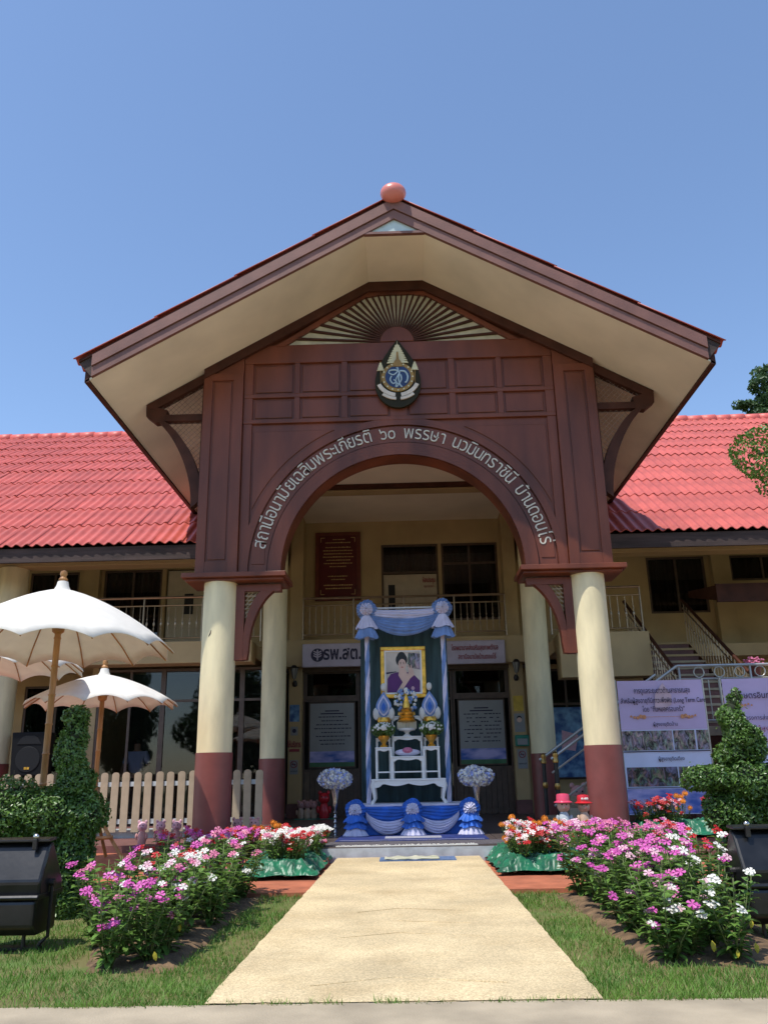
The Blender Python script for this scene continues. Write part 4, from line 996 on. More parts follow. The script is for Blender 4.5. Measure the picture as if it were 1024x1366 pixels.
# flowering plants ---------------------------------------------------
def flower_mesh(m, R=.024, name='flower'):
    mb = MB(); mb2 = []
    for k in range(5):
        a = 2 * pi * k / 5; w_ = .62
        p = [(0, 0, 0), (R * .65 * cos(a - w_ * .75), R * .65 * sin(a - w_ * .75), .004), (R * cos(a - .35), R * sin(a - .35), .001), (R * 1.05 * cos(a + .1), R * 1.05 * sin(a + .1), -.001), (R * .98 * cos(a + .42), R * .98 * sin(a + .42), .002), (R * .6 * cos(a + w_ * .8), R * .6 * sin(a + w_ * .8), .006)]
        mb.add(p, [(0, 1, 2), (0, 2, 3), (0, 3, 4), (0, 4, 5)])
    return mb.mesh(name, m)
FM = {k: flower_mesh(k, r) for k, r in (('magenta', .031), ('pink', .028), ('palepink', .028), ('white', .030), ('redp', .027))}
def pompom(m, R=.028):
    mb = MB()
    for k in range(34):
        z = 1 - 1.5 * k / 34; a = k * 2.4; q = math.sqrt(max(0, 1 - z * z)); d = Vector((q * cos(a), q * sin(a), z)); t = d.orthogonal().normalized(); b = d.cross(t)
        c = d * R * .75; mb.add([c, c + d * R * .35 + t * R * .3, c + d * R * .45 + b * R * .1, c + d * R * .2 - t * R * .28], [(0, 1, 2), (0, 2, 3)])
    mb.ell((0, 0, 0), (R * .8, R * .8, R * .6), 8, 5)
    return mb.mesh('flower', m)
FM['orange'] = pompom('orange')
def leaf_into(mb, p, d, L, W, up):
    d = d.normalized(); s = d.cross(up).normalized(); n = s.cross(d)
    a = p; m1 = p + d * L * .35; m2 = p + d * L * .72 - n * L * .03; e = p + d * L - n * L * .14
    mb.add([a, m1 + s * W * .46 + n * W * .18, m2 + s * W * .42 + n * W * .12, e, m2 - s * W * .42 + n * W * .12, m1 - s * W * .46 + n * W * .18, m1, m2],
           [(0, 1, 6), (1, 2, 7, 6), (2, 3, 7), (0, 6, 5), (6, 7, 4, 5), (7, 3, 4)])
def plant_proto(seed, H=.5, spread=.2, nst=8, leafL=.055, nfl=3, dense=1.0):
    r = random.Random(seed); st = MB(); lf = MB(); fl = []
    for k in range(nst):
        a = 2 * pi * k / nst + r.uniform(-.3, .3); s_ = spread * r.uniform(.3, 1.0); h = H * r.uniform(.45, 1.05) if k % 3 else H * r.uniform(.85, 1.08)
        P = [Vector((0.02 * cos(a), .02 * sin(a), 0)), Vector((s_ * .45 * cos(a), s_ * .45 * sin(a), h * .4)), Vector((s_ * .8 * cos(a + .15), s_ * .8 * sin(a + .15), h * .72)), Vector((s_ * cos(a + .2), s_ * sin(a + .2), h))]
        st.path(P, [.006, .005, .004, .003], 5)
        nl = int(11 * dense)
        for i in range(nl):
            u = .12 + .86 * (i / nl) ** .85; q = u * 3; j = min(2, int(q)); p = P[j].lerp(P[j + 1], q - j)
            for side in (0, 1):
                b = a + i * 1.6 + side * pi + r.uniform(-.3, .3); d = Vector((cos(b), sin(b), r.uniform(.05, .55) if u > .5 else r.uniform(-.3, .35)))
                leaf_into(lf, p, d, leafL * r.uniform(.75, 1.25) * (1.15 - .3 * u), leafL * .50, Vector((0, 0, 1)))
        for i in range(nfl if (r.random() < .50 or nst < 10) else 0):
            b = r.uniform(0, 2 * pi); q = r.uniform(.018, .036) * (i > 0)
            p = P[3] + Vector((q * cos(b), q * sin(b), .012 + r.uniform(-.02, .012)))
            tl = Vector((cos(a), sin(a) - .8, 1.0 + r.uniform(-.3, .6))) + Vector((r.uniform(-.5, .5), r.uniform(-.5, .3), 0)); fl.append((p, tl.normalized()))
    return st.mesh('stem', 'stem', True), lf.mesh('foliage', 'leaf', True), fl
PR = [plant_proto(s, H=.52, spread=.25, nst=12, leafL=.090, nfl=3, dense=.75) for s in range(7)]
PRs = [plant_proto(20 + s, H=.30, spread=.15, nst=8, leafL=.050, nfl=3) for s in range(4)]
PRm = [plant_proto(40 + s, H=.30, spread=.12, nst=6, leafL=.035, nfl=1) for s in range(3)]
def plant(proto, loc, cols, label, group, sc=1.0, name='periwinkle', cat='flowering plant', fs=1.0):
    st, lf, fl = proto; t = empty(name, loc, label, cat, group, random.uniform(0, 0.6)); t.rotation_euler.z = random.choice((0, pi / 2, pi, -pi / 2)) + random.uniform(-.3, .3)
    t.scale = (sc, sc, sc * random.uniform(.9, 1.08))
    inst(st, 'stem', (0, 0, 0), t); inst(lf, 'foliage', (0, 0, 0), t)
    Ri = Matrix.Rotation(-t.rotation_euler.z, 3, 'Z')
    for p, n in fl:
        c = random.choice(cols); n2 = Ri @ (Vector((n.x * .5, -.55, .9)) + Vector((random.uniform(-.4, .4), random.uniform(-.4, .4), 0)))
        o = inst(FM[c], 'flower', p, t, rot=n2.to_track_quat('Z', 'Y').to_euler(), sc=fs * random.uniform(.85, 1.2)); 
    return t
G1 = 'flowering plants in the left bed'; G2 = 'flowering plants in the right bed'
CN = {'magenta': 'magenta', 'pink': 'rose pink', 'palepink': 'pale pink', 'white': 'white', 'redp': 'red'}
def bed(side, rows):
    for ri, (y, xa, xb, n, cols, h) in enumerate(rows):
        for i in range(n):
            x = side * (xa + (xb - xa) * (i + .5) / n + random.uniform(-.05, .05)); yy = y + random.uniform(-.1, .1)
            c = cols[int(i * len(cols) / n)] if isinstance(cols[0], tuple) else cols
            main = max(set(c), key=c.count)
            row = 'front' if y < 6.3 else ('middle' if y < 7.5 else 'back')
            plant(random.choice(PR), (x, yy, .01), c, '%s flowered plant, %s from the path, %s row from front, %s bed' % (CN[main], ORD[i], ORD[ri], 'left' if side < 0 else 'right'), G1 if side < 0 else G2, h)
bed(-1, [(5.62, 1.50, 1.88, 2, [('magenta', 'magenta', 'pink'), ('magenta',)], .86), (6.0, 1.48, 2.05, 2, [('magenta', 'pink', 'white'), ('magenta', 'magenta', 'white'), ('magenta',)], .92), (6.35, 1.46, 2.3, 3, [('magenta', 'pink', 'white', 'palepink'), ('white', 'magenta'), ('magenta', 'magenta', 'pink')], .98),
         (6.8, 1.45, 2.35, 4, [('white', 'pink', 'redp'), ('white', 'palepink', 'white'), ('pink', 'redp', 'magenta'), ('magenta', 'magenta')], 1.0), (7.25, 1.45, 2.2, 3, [('pink', 'pink', 'white'), ('white', 'white', 'redp'), ('redp', 'magenta')], 1.02),
         (7.7, 1.45, 2.2, 3, [('pink', 'magenta', 'magenta'), ('pink', 'redp'), ('magenta', 'magenta', 'redp')], 1.05), (8.15, 1.45, 2.3, 3, [('white', 'white', 'pink'), ('magenta', 'pink', 'white'), ('redp', 'redp', 'pink')], 1.08), (8.5, 1.5, 2.3, 3, [('pink', 'white', 'magenta'), ('magenta', 'redp'), ('redp', 'redp')], 1.08)])
bed(1, [(5.60, 1.42, 1.95, 3, [('palepink', 'white', 'magenta'), ('white', 'palepink', 'white'), ('white', 'white')], .90), (5.95, 1.42, 2.02, 3, [('magenta', 'magenta', 'palepink'), ('palepink', 'magenta', 'white'), ('palepink', 'magenta'), ('white', 'white', 'white', 'pink')], .98),
        (6.4, 1.42, 2.14, 4, [('magenta', 'magenta'), ('palepink', 'magenta', 'palepink'), ('magenta', 'redp', 'magenta'), ('white', 'white')], 1.0), (6.85, 1.42, 2.25, 4, [('magenta', 'pink'), ('magenta', 'magenta', 'pink'), ('magenta', 'pink', 'palepink'), ('white', 'white', 'pink')], 1.02),
        (7.3, 1.42, 2.5, 4, [('palepink', 'magenta'), ('magenta', 'magenta'), ('magenta', 'pink', 'magenta'), ('magenta', 'redp')], 1.04), (7.75, 1.42, 2.5, 4, [('magenta', 'palepink'), ('magenta', 'magenta', 'pink'), ('pink', 'magenta'), ('redp', 'magenta')], 1.06),
        (8.2, 1.42, 2.5, 4, [('palepink', 'magenta'), ('magenta', 'magenta', 'pink'), ('pink', 'pink', 'redp'), ('redp', 'white', 'magenta')], 1.1), (8.55, 1.5, 2.5, 4, [('palepink', 'pink'), ('magenta', 'magenta', 'pink'), ('pink', 'pink'), ('redp', 'redp', 'pink')], 1.1)])
def soil_patch(name, poly):
    mb = MB(); cx = sum(p[0] for p in poly) / len(poly); cy = sum(p[1] for p in poly) / len(poly); n = len(poly)
    rings = []; vs = [(cx, cy, .035)]
    for k in (1, 2, 3, 4, 5, 6):
        for i in range(n * 8):
            a = poly[(i // 8) % n]; b = poly[(i // 8 + 1) % n]; u = (i % 8) / 8; x = a[0] + (b[0] - a[0]) * u; y = a[1] + (b[1] - a[1]) * u; s = k / 6
            q = noise.noise(Vector((x * 4, y * 4, 1))) * .06 * s
            px, py = cx + (x - cx) * (s + q), cy + (y - cy) * (s + q); vs.append((px, py, (.032 if k < 6 else -.01) + .02 * noise.noise(Vector((px * 9, py * 9, 0)))))
    fs = [(0, 1 + i, 1 + (i + 1) % (n * 8)) for i in range(n * 8)]
    for k in range(5):
        for i in range(n * 8): a = 1 + k * n * 8 + i; b = 1 + k * n * 8 + (i + 1) % (n * 8); fs.append((a, a + n * 8, b + n * 8, b))
    mb.add(vs, fs); return struct(mb.build(name, 'soil', smooth=True))
soil_patch('left_bed_soil', [(-1.43, 5.45), (-1.36, 8.6), (-2.4, 8.6), (-2.3, 6.6), (-1.95, 5.45)])
soil_patch('right_bed_soil', [(1.36, 5.38), (2.2, 5.33), (2.5, 6.6), (2.6, 8.6), (1.33, 8.6)])
# a few yellow fallen or dying leaves at the foot of the plants
ym = MB()
for x, y, z, L in ((1.74, 5.42, .14, .062), (2.0, 5.46, .24, .05), (1.88, 5.42, .09, .045), (-1.53, 5.45, .12, .055), (-1.50, 5.9, .2, .05), (1.98, 5.4, .13, .06)):
    leaf_into(ym, Vector((x, y, z)), Vector((random.uniform(-.5, .5), -.3, -1)), L, L * .5, Vector((0, -1, .2)))
stuff(tag(ym.build('yellow_leaves', 'yleaf'), 'yellowing leaves low on the plants of both beds', 'leaves'))

# grass blades --------------------------------------------------------
def grass():
    n = 150000
    x = RNG.uniform(-5.5, 5.5, n); y = 4.66 + 3.95 * RNG.random(n) ** 1.25
    edge = 4.67 + .03 * np.sin(x * 9) + .03 * np.sin(x * 23)
    vv = (y - 4.7) / 6.5; ew = .035 * RNG.random(n) ** 2
    keep = ((x < -(1.05 - .14 * vv) + ew) | (x > (.94 - .08 * vv) - ew)) & (y > edge)
    strip = (np.arange(n) < 5000); y = np.where(strip, 4.66 + .05 * RNG.random(n), y); edge = np.where(strip, 0, edge)
    keep |= strip & (RNG.random(n) < .5 + .6 * np.sin(x * 7) * np.sin(x * 17))
    inL = (x < -1.42) & (x > -2.15) & (y > 5.5); inR = (x > 1.38) & (x < 2.4) & (y > 5.45)
    keep &= ~((inL | inR) & (RNG.random(n) < .93))
    dens = np.array([noise.noise(Vector((a * 1.7, b * 1.7, 0))) for a, b in zip(x, y)]); keep &= RNG.random(n) < (.80 + .9 * dens)
    x, y, dens = x[keep], y[keep], dens[keep]; n = len(x)
    h = RNG.uniform(.016, .045, n) * (1 + .5 * dens); a = RNG.uniform(0, 2 * pi, n); wd = RNG.uniform(.0016, .003, n)
    lx = RNG.normal(0, .55, n) * h; ly = RNG.normal(0, .55, n) * h; z = np.zeros(n) - .002
    ca, sa = np.cos(a) * wd, np.sin(a) * wd
    V = np.stack([np.stack([x - ca, y - sa, z], 1), np.stack([x + ca, y + sa, z], 1), np.stack([x + lx * .45 + ca * .8, y + ly * .45 + sa * .8, z + h * .6], 1), np.stack([x + lx * .45 - ca * .8, y + ly * .45 - sa * .8, z + h * .6], 1), np.stack([x + lx, y + ly, z + h], 1)], 1).reshape(-1, 3)
    i = np.arange(n) * 5
    for nm, sel, m in (('lawn_grass', RNG.random(n) > .08, 'grass'), ('dry_grass_blades', None, 'grassdry')):
        if sel is None: sel = ~prev
        prev = sel; ii = np.arange(sel.sum()) * 5; VV = V.reshape(n, 5, 3)[sel].reshape(-1, 3)
        F = np.stack([ii, ii + 1, ii + 2, ii, ii + 2, ii + 3, ii + 3, ii + 2, ii + 4], 1).reshape(-1, 3)
        me = bpy.data.meshes.new(nm); me.vertices.add(len(VV)); me.vertices.foreach_set('co', VV.astype(np.float32).ravel())
        me.loops.add(F.size); me.loops.foreach_set('vertex_index', F.astype(np.int32).ravel()); me.polygons.add(len(F)); me.polygons.foreach_set('loop_start', (np.arange(len(F)) * 3).astype(np.int32))
        me.update(calc_edges=True); me.materials.append(M[m]); o = bpy.data.objects.new(nm, me); C.objects.link(o); stuff(o); tag(o, 'short green lawn grass beside the path' if m == 'grass' else 'scattered dry straw coloured blades in the lawn', 'grass')
grass()
# low plants and green satin wrap along the path and the right platform
def satin(x0, x1, y0, y1, h, label, z=.035, seed=0):
    nx, ny = 110, 150
    def f(u, v):
        # drape over a long box: flat top then sides
        x = x0 + (x1 - x0) * u; y = y0 + (y1 - y0) * v
        e = min(u, 1 - u) * (x1 - x0); g = min(v, 1 - v) * (y1 - y0); d = min(e, g)
        zz = z + h * min(1, (d / .16) ** .7) if d > 0 else z + .004
        q = Vector((x * 5 + seed, y * 5, 0)); w1 = noise.noise(q); w2 = noise.noise(q * 2.3 + Vector((3, 1, 0))); w3 = abs(noise.noise(q * 1.1 + Vector((9, 2, 0))))
        side = max(0, 1 - abs(d / .16 - .45) * 1.2); w4 = abs(noise.noise(Vector((x * 3 + y * 6 + seed, y * 9 - x * 2.5, 2)))); w5 = abs(noise.noise(Vector((x * 7 - y * 4, y * 12 + x * 5, 7))))
        return (x + .05 * w2 * side + .04 * w1, y + .05 * w1 * side - .03 * w2, max(z + .003, zz + .04 * w1 * side - .045 * w4 * min(1, d / .05) - .034 * abs(sin(11 * (x * .7 + y * .5) + 3.5 * w1 + 2 * w2)) * min(1, d / .03) - .022 * abs(sin(23 * (x * .35 - y * .8) + 5 * w2 + seed)) * min(1, d / .03) + .045))
    o = MB().grid(f, nx, ny).build('green_satin_wrap', 'satin', smooth=True); o.modifiers.clear(); return tag(o, label, 'fabric', 'green satin round the flower pots')
satin(-1.92, -1.00, 9.55, 11.75, .17, 'shiny green satin bunched round the pots left of the path', .035, 1); satin(.95, 2.05, 9.65, 11.7, .17, 'shiny green satin bunched round the pots right of the path', .035, 5)
satin(3.0, 4.45, 11.95, 12.7, .20, 'green satin round the flowers in front of the banner', .207, 9)
def lowrow(side, x0, x1, y0, y1, n, z, cols, G, where):
    for i in range(n):
        x = side * random.uniform(x0, x1); y = y0 + (y1 - y0) * (i + .5) / n + random.uniform(-.08, .08)
        if random.random() < .20 * (i / n) + .06:
            plant(random.choice(PRm), (x, y, z), ('orange',), 'orange marigold, %s from the front %s' % (ORD[i], where), G, 1.2, 'marigold', fs=.95)
        else:
            c = random.choice(cols); plant(random.choice(PRs), (x, y, z), c, '%s potted flowers, %s from the front %s' % (CN[max(set(c), key=c.count)], ORD[i], where), G, random.uniform(.9, 1.1), 'potted_periwinkle')
lowrow(-1, 1.12, 1.80, 9.8, 11.6, 26, .15, [('redp', 'redp', 'white'), ('white', 'white', 'pink'), ('redp',), ('white',)], 'potted flowers left of the path', 'in satin left of the path')
lowrow(1, 1.08, 1.9, 9.9, 11.6, 26, .15, [('palepink', 'palepink', 'white'), ('redp', 'redp', 'white'), ('palepink', 'magenta'), ('redp', 'redp')], 'potted flowers right of the path', 'in satin right of the path')
lowrow(1, 3.1, 4.35, 12.1, 12.5, 12, .36, [('redp', 'redp'), ('palepink', 'redp')], 'flowers before the banner', 'in satin before the banner')
lowrow(-1, 1.9, 3.2, 11.2, 11.7, 14, .11, [('redp', 'redp', 'pink'), ('magenta', 'magenta'), ('magenta', 'redp')], 'potted flowers by the left column', 'by the foot of the left column')
lowrow(1, 1.9, 3.3, 10.9, 11.6, 16, .11, [('redp', 'redp', 'pink'), ('magenta', 'magenta'), ('magenta', 'palepink')], 'potted flowers by the right column', 'by the foot of the right column')

# ------------------------------------------------------------------ umbrellas
def umbrella(x, y, R, zt, ze, zb, label, n=12, lean=(0, 0)):
    t = empty('parasol', (x, y, zb), label, 'parasol', 'white cloth parasols on the left')
    def prof(r): return zt - (zt - ze) * (.28 * r + .72 * r ** 1.75)
    N = n * 8
    vs = []; fs = []; rings = 10
    for i in range(rings + 1):
        r = .03 + .97 * i / rings
        for j in range(N):
            a = 2 * pi * j / N + .13; u = (j % 8) / 8; q = 4 * u * (1 - u)
            rr = R * r * (1 - .055 * q * r ** 2); z = prof(r) + .040 * q * r ** 3.2 - .035 * (1 - q) * r ** 9
            vs.append((x + rr * cos(a), y + rr * sin(a), z))
    for i in range(rings):
        for j in range(N): fs.append((i * N + j, i * N + (j + 1) % N, (i + 1) * N + (j + 1) % N, (i + 1) * N + j))
    cn_ = MB().add(vs, fs).build('canopy', 'canvas', t, smooth=True, solid=.004)
    MB().lathe([(.13, -.055), (.085, -.02), (.06, .03), (.05, .075), (.02, .085)], (x, y, zt), 20).build('top_cap', 'canvas', t, smooth=True)
    MB().lathe([(.035, .08), (.045, .10), (.025, .125), (.036, .15), (.03, .18), (.005, .19)], (x, y, zt), 14).build('finial', 'bamboo', t, smooth=True)
    for k in range(n):
        a = 2 * pi * k / n + .13; pts = [(x + R * r * cos(a), y + R * r * sin(a), prof(r) - .014 - .035 * r ** 9) for r in (.03, .25, .45, .65, .82, .99)]
        MB().path(pts, .0075, 5).build('rib', 'bamboo', t, smooth=True)
        MB().path([(x + .045 * cos(a), y + .045 * sin(a), zt - .46 * (zt - ze) - .10), (x + R * .42 * cos(a), y + R * .42 * sin(a), prof(.42) - .02)], .006, 5).build('strut', 'bamboo', t)
    MB().lathe([(.028, 0), (.028, -.04), (.055, -.02), (.062, .03), (.045, .06)], (x, y, zt - .46 * (zt - ze) - .13), 14).build('runner', 'bamboo', t, smooth=True)
    h = zt - zb; pr = []
    for k in range(int(h / .27)): z = k * .27; pr += [(.030, z), (.030, z + .24), (.036, z + .253), (.030, z + .266)]
    pr.append((.028, h - .03))
    MB().lathe(pr, (x, y, zb), 14).build('pole', 'bamboo', t, smooth=True)
    return t
t = umbrella(-3.37, 8.0, 1.12, 2.90, 2.30, 0.0, 'big white cloth parasol with bamboo pole, nearest at the left')
MB().lathe([(.2, 0), (.2, .05), (.06, .08), (.05, .3)], (-3.37, 8.0, 0), 18).build('base', 'darkmetal', t, smooth=True)
t = umbrella(-3.98, 11.05, .98, 2.42, 2.03, .11, 'smaller white cloth parasol in front of the picket fence')
for a, b in (((-3.85, 10.95, .62), (-3.42, 10.7, .13)), ((-4.1, 10.95, .62), (-4.45, 10.7, .13)), ((-4.0, 11.3, .6), (-4.0, 11.7, .13)), ((-3.96, 10.8, .40), (-3.62, 10.78, .42)), ((-3.92, 10.72, .38), (-3.88, 10.66, .12))):
    MB().path([a, b], .022, 8).build('stand_leg', 'bamboo', t, smooth=True)
t = umbrella(-4.95, 10.0, 1.05, 2.84, 2.38, .0, 'white cloth parasol cut off by the left edge, behind the biggest one')

# ------------------------------------------------------------------ picket fence
def picket_mesh():
    w2 = .058; z0, z1 = .30, 1.15
    pts = [(-w2, z0), (w2, z0), (w2, z1)] + [(w2 * cos(a), z1 + w2 * sin(a) * .8) for a in [pi * i / 8 for i in range(1, 8)]] + [(-w2, z1)]
    return MB().prism(pts, -.02, 0).mesh('picket', 'fence')
pk = picket_mesh()
fx0, fx1 = -7.2, -2.36
F_ = empty('picket_fence', (-4.8, 13.8, .2), 'cream wooden picket fence between the left columns', 'fence')
for i in range(28):
    x = fx1 - i * .176; inst(pk, 'picket', (x + 4.8 + random.uniform(-.004, .004), 0, -.2 + random.uniform(-.008, .008)), F_, rot=(0, random.uniform(-.006, .006), 0))
for z in (.42, .98): B(fx0, fx1 + .06, 13.802, 13.84, z, z + .07).build('rail', mat('pale_rail', (.50, .55, .56), .6) if z < .5 else bpy.data.materials['pale_rail'], F_)
for x in (fx0, -5.0, -2.9): B(x, x + .07, 13.842, 13.91, .2, 1.1).build('post', 'fence', F_)
B(-7.2, -3.05, 13.9, 14.4, .2, .32).build('kerb_ledge', 'riser') and None
bpy.data.objects['kerb_ledge']['kind'] = 'structure'
# speaker on a stand
t = empty('loudspeaker', (-7.34, 16.7, .2), 'black loudspeaker behind the fence beside the left wing column', 'loudspeaker')
MB().prism([(-7.66, 1.18), (-7.02, 1.18), (-6.98, 2.0), (-7.70, 2.0)], 16.6, 17.0).build('cabinet', mat('speaker_black', (.005, .005, .006), .6, .1, 9, spec=.2), t, bev=.02)
def disc_y(cx, cz, r, y0, y1, n=32): return MB().prism(circ(cx, cz, r, n), y0, y1)
disc_y(-7.34, 1.49, .24, 16.585, 16.602).build('grille', mat('grille', (.010, .010, .011), .6, .3, 80, spec=.3), t, bev=.008)
MB().prism([(-7.58, 1.77), (-7.10, 1.77), (-7.17, 1.88), (-7.25, 1.93), (-7.43, 1.93), (-7.51, 1.88)], 16.588, 16.602).build('horn', bpy.data.materials['grille'], t, bev=.01)
B(-7.39, -7.345, 16.578, 16.586, 1.30, 1.345).build('badge', 'gold', t); B(-7.335, -7.29, 16.578, 16.586, 1.30, 1.345).build('badge', 'gold', t)
MB().tube((-7.34, 16.8, .55), (-7.34, 16.8, 1.18), .02, n=8).build('stand_pole', 'darkmetal', t)
for a in (0, 2.1, 4.2): MB().tube((-7.34, 16.8, .75), (-7.34 + .4 * cos(a), 16.8 + .4 * sin(a), .22), .014, n=6).build('stand_leg', 'darkmetal', t)

# ------------------------------------------------------------------ person inside the glazed room, seen from behind
def skin_obj(name, pts, edges, radii, m, parent, root=0, sub=2):
    me = bpy.data.meshes.new(name); me.from_pydata(pts, edges, []); me.update(); me.materials.append(M[m])
    o = bpy.data.objects.new(name, me); link(o, parent); md = o.modifiers.new('s', 'SKIN')
    for i, r in enumerate(radii):
        sv = me.skin_vertices[0].data[i]; sv.radius = r if isinstance(r, tuple) else (r, r); sv.use_root = (i == root)
    u = o.modifiers.new('u', 'SUBSURF'); u.levels = sub; u.render_levels = sub
    me.polygons.foreach_set('use_smooth', [True] * len(me.polygons)) if len(me.polygons) else None
    md.use_smooth_shade = True; return o
P_ = empty('person', (-5.84, 18.6, .2), 'person in a pale blue shirt seen from behind through the window', 'person')
pts = [(0, 0, .95), (0, 0, 1.15), (0, 0, 1.36), (0, .0, 1.47), (0, -.01, 1.56), (0, -.01, 1.66), (-.18, 0, 1.40), (-.27, -.02, 1.14), (-.25, -.22, .98), (-.22, -.30, .97), (.18, 0, 1.40), (.27, -.02, 1.14), (.25, -.22, .98), (.22, -.30, .97), (-.1, 0, .88), (-.11, 0, .48), (-.11, .03, .08), (-.11, -.12, .04), (.1, 0, .88), (.11, 0, .48), (.11, .03, .08), (.11, -.12, .04)]
ed = [(0, 1), (1, 2), (2, 3), (3, 4), (4, 5), (2, 6), (6, 7), (7, 8), (8, 9), (2, 10), (10, 11), (11, 12), (12, 13), (0, 14), (14, 15), (15, 16), (16, 17), (0, 18), (18, 19), (19, 20), (20, 21)]
rr = [(.15, .11), (.14, .10), (.16, .11), .06, .075, .07, .062, .05, .038, .03, .062, .05, .038, .03, .095, .062, .042, .04, .095, .062, .042, .04]
skin_obj('body', pts, ed, rr, 'skin', P_)
skin_obj('shirt', [pts[0], pts[1], pts[2], (0, 0, 1.44), pts[6], (-.26, -.02, 1.18), pts[10], (.26, -.02, 1.18)], [(0, 1), (1, 2), (2, 3), (2, 4), (4, 5), (2, 6), (6, 7)], [(.185, .14), (.175, .13), (.19, .14), .085, .085, .07, .085, .07], 'shirt', P_)
skin_obj('trousers', [(0, 0, .92), (-.1, 0, .84), (-.11, 0, .48), (-.11, .03, .12), (.1, 0, .84), (.11, 0, .48), (.11, .03, .12)], [(0, 1), (1, 2), (2, 3), (0, 4), (4, 5), (5, 6)], [(.17, .13), .11, .085, .07, .11, .085, .07], 'trouser', P_)
hh = MB().ell((0, .01, 1.665), (.088, .098, .085), 16, 10).build('hair', 'hair', P_, smooth=True); hh.location = (0, 0, 0)

# ------------------------------------------------------------------ banners
def banner(x0, x1, label, second=False):
    t = empty('printed_banner', ((x0 + x1) / 2, 13.62, .2), label, 'banner', 'printed banners at the right'); y = 13.60
    wd = x1 - x0
    def panel(a, b, z0, z1, m, name, dy=0.0, wave=.012):
        return MB().grid(lambda u, v: (x0 + wd * (a + (b - a) * u), y - dy - wave * sin((a + (b - a) * u) * 7 + (z0 + (z1 - z0) * v) * 2 + x0), z0 + (z1 - z0) * v), 28, 12).build(name, m, t, smooth=True)
    panel(0, 1, .43, 2.44, 'bannerpale', 'sheet', 0)
    tm_ = 'print_d'
    if not second:
        panel(0, 1, 1.68, 2.44, 'banner', 'text_field', .004)
        for z, s, tx, ft in ((2.24, .115, 'การดูแลระยะยาวด้านสาธารณสุข', .88), (2.09, .105, 'สำหรับผู้สูงอายุที่มีภาวะพึ่งพิง (Long Term Care', 1.33), (1.955, .11, 'โดย “ทีมหมอครอบครัว”', .66), (1.735, .075, 'ผู้สูงอายุติดบ้าน', .38)):
            put_text(tx, s, x0 + wd / 2 + .02, y - .035, z, t, tm_, .0008, .0008, fit=ft)
        put_text('ผู้สูงอายุติดเตียง', .075, x0 + wd / 2 + .05, y - .035, 1.215, t, tm_, .0008, .0008, fit=.40)
        for s in (-1, 1):
            ob = MB()
            for k in range(5): ob.prism(circ(x0 + wd / 2 + s * (.30 + k * .05), 1.875 + .012 * sin(k * 2), .034 - .004 * k, 9), y - .034, y - .030)
            ob.build('ornament', 'print_n', t)
        B(x0 + wd / 2 - .27, x0 + wd / 2 + .27, y - .033, y - .030, 1.872, 1.878).build('rule', 'print_n', t)
        MB().prism([(x0 + .56, 2.02), (x0 + .70, 1.98), (x0 + .82, 2.06), (x0 + .84, 2.2), (x0 + .72, 2.40), (x0 + .58, 2.22)], y - .022, y - .020).build('pale_crest', mat('crest_print', (.56, .44, .52), .5), t)
        for a, b in ((0.0, .585), (.60, .845), (.865, 1.0)): panel(a, b, 1.37, 1.665, 'photo', 'photo', .005)
        B(x0, x1, y - .022, y - .019, 1.345, 1.36).build('rule', 'print_d', t)
        for a, b in ((0.02, .60), (.615, 1.0)): panel(a, b, .835, 1.12, 'photo2', 'photo', .005)
        panel(0, 1, .44, .80, 'photo3', 'landscape', .005)
        B(x0, x1, y - .022, y - .019, .812, .822).build('rule', 'print_d', t)
    else:
        panel(0, 1, 1.45, 2.44, 'banner', 'text_field', .004)
        put_text('เกษตรอินทรีย์ วิถีพอเพียง', .13, x0 + .80, y - .035, 2.13, t, tm_, .0008, .001, fit=1.2)
        ob = MB()
        for k in range(6): ob.prism(circ(x0 + .16 + k * .05, 2.03 + .012 * sin(k * 2), .030 - .003 * k, 9), y - .034, y - .030)
        ob.build('ornament', 'print_n', t)
        for z, tx, m_ in ((1.80, 'โครงการส่งเสริมสุขภาพชุมชน', 'print_d'), (1.64, 'กลุ่มผู้สูงอายุบ้านดอนไร่', 'print_red'), (1.46, 'สมาชิกกลุ่ม เกษตรปลอดสารพิษ', 'print_red'), (1.34, 'กิจกรรมร่วมกันของชุมชน', 'print_red')): put_text(tx, .09, x0 + .75, y - .035, z, t, m_, .0008, 0, fit=1.0)
        panel(0, 1, .5, .9, 'photo3', 'landscape', .005)
    for x in (x0 - .02, x1 + .02): MB().tube((x, y + .02, .2), (x, y + .02, 2.46), .014, n=6).build('support_pole', 'whiterail', t)
banner(3.36, 4.70, 'lavender banner about long term care with photo strips, left of the two'); banner(5.02, 6.38, 'lavender banner partly hidden by the cone shrub at the right edge', True)

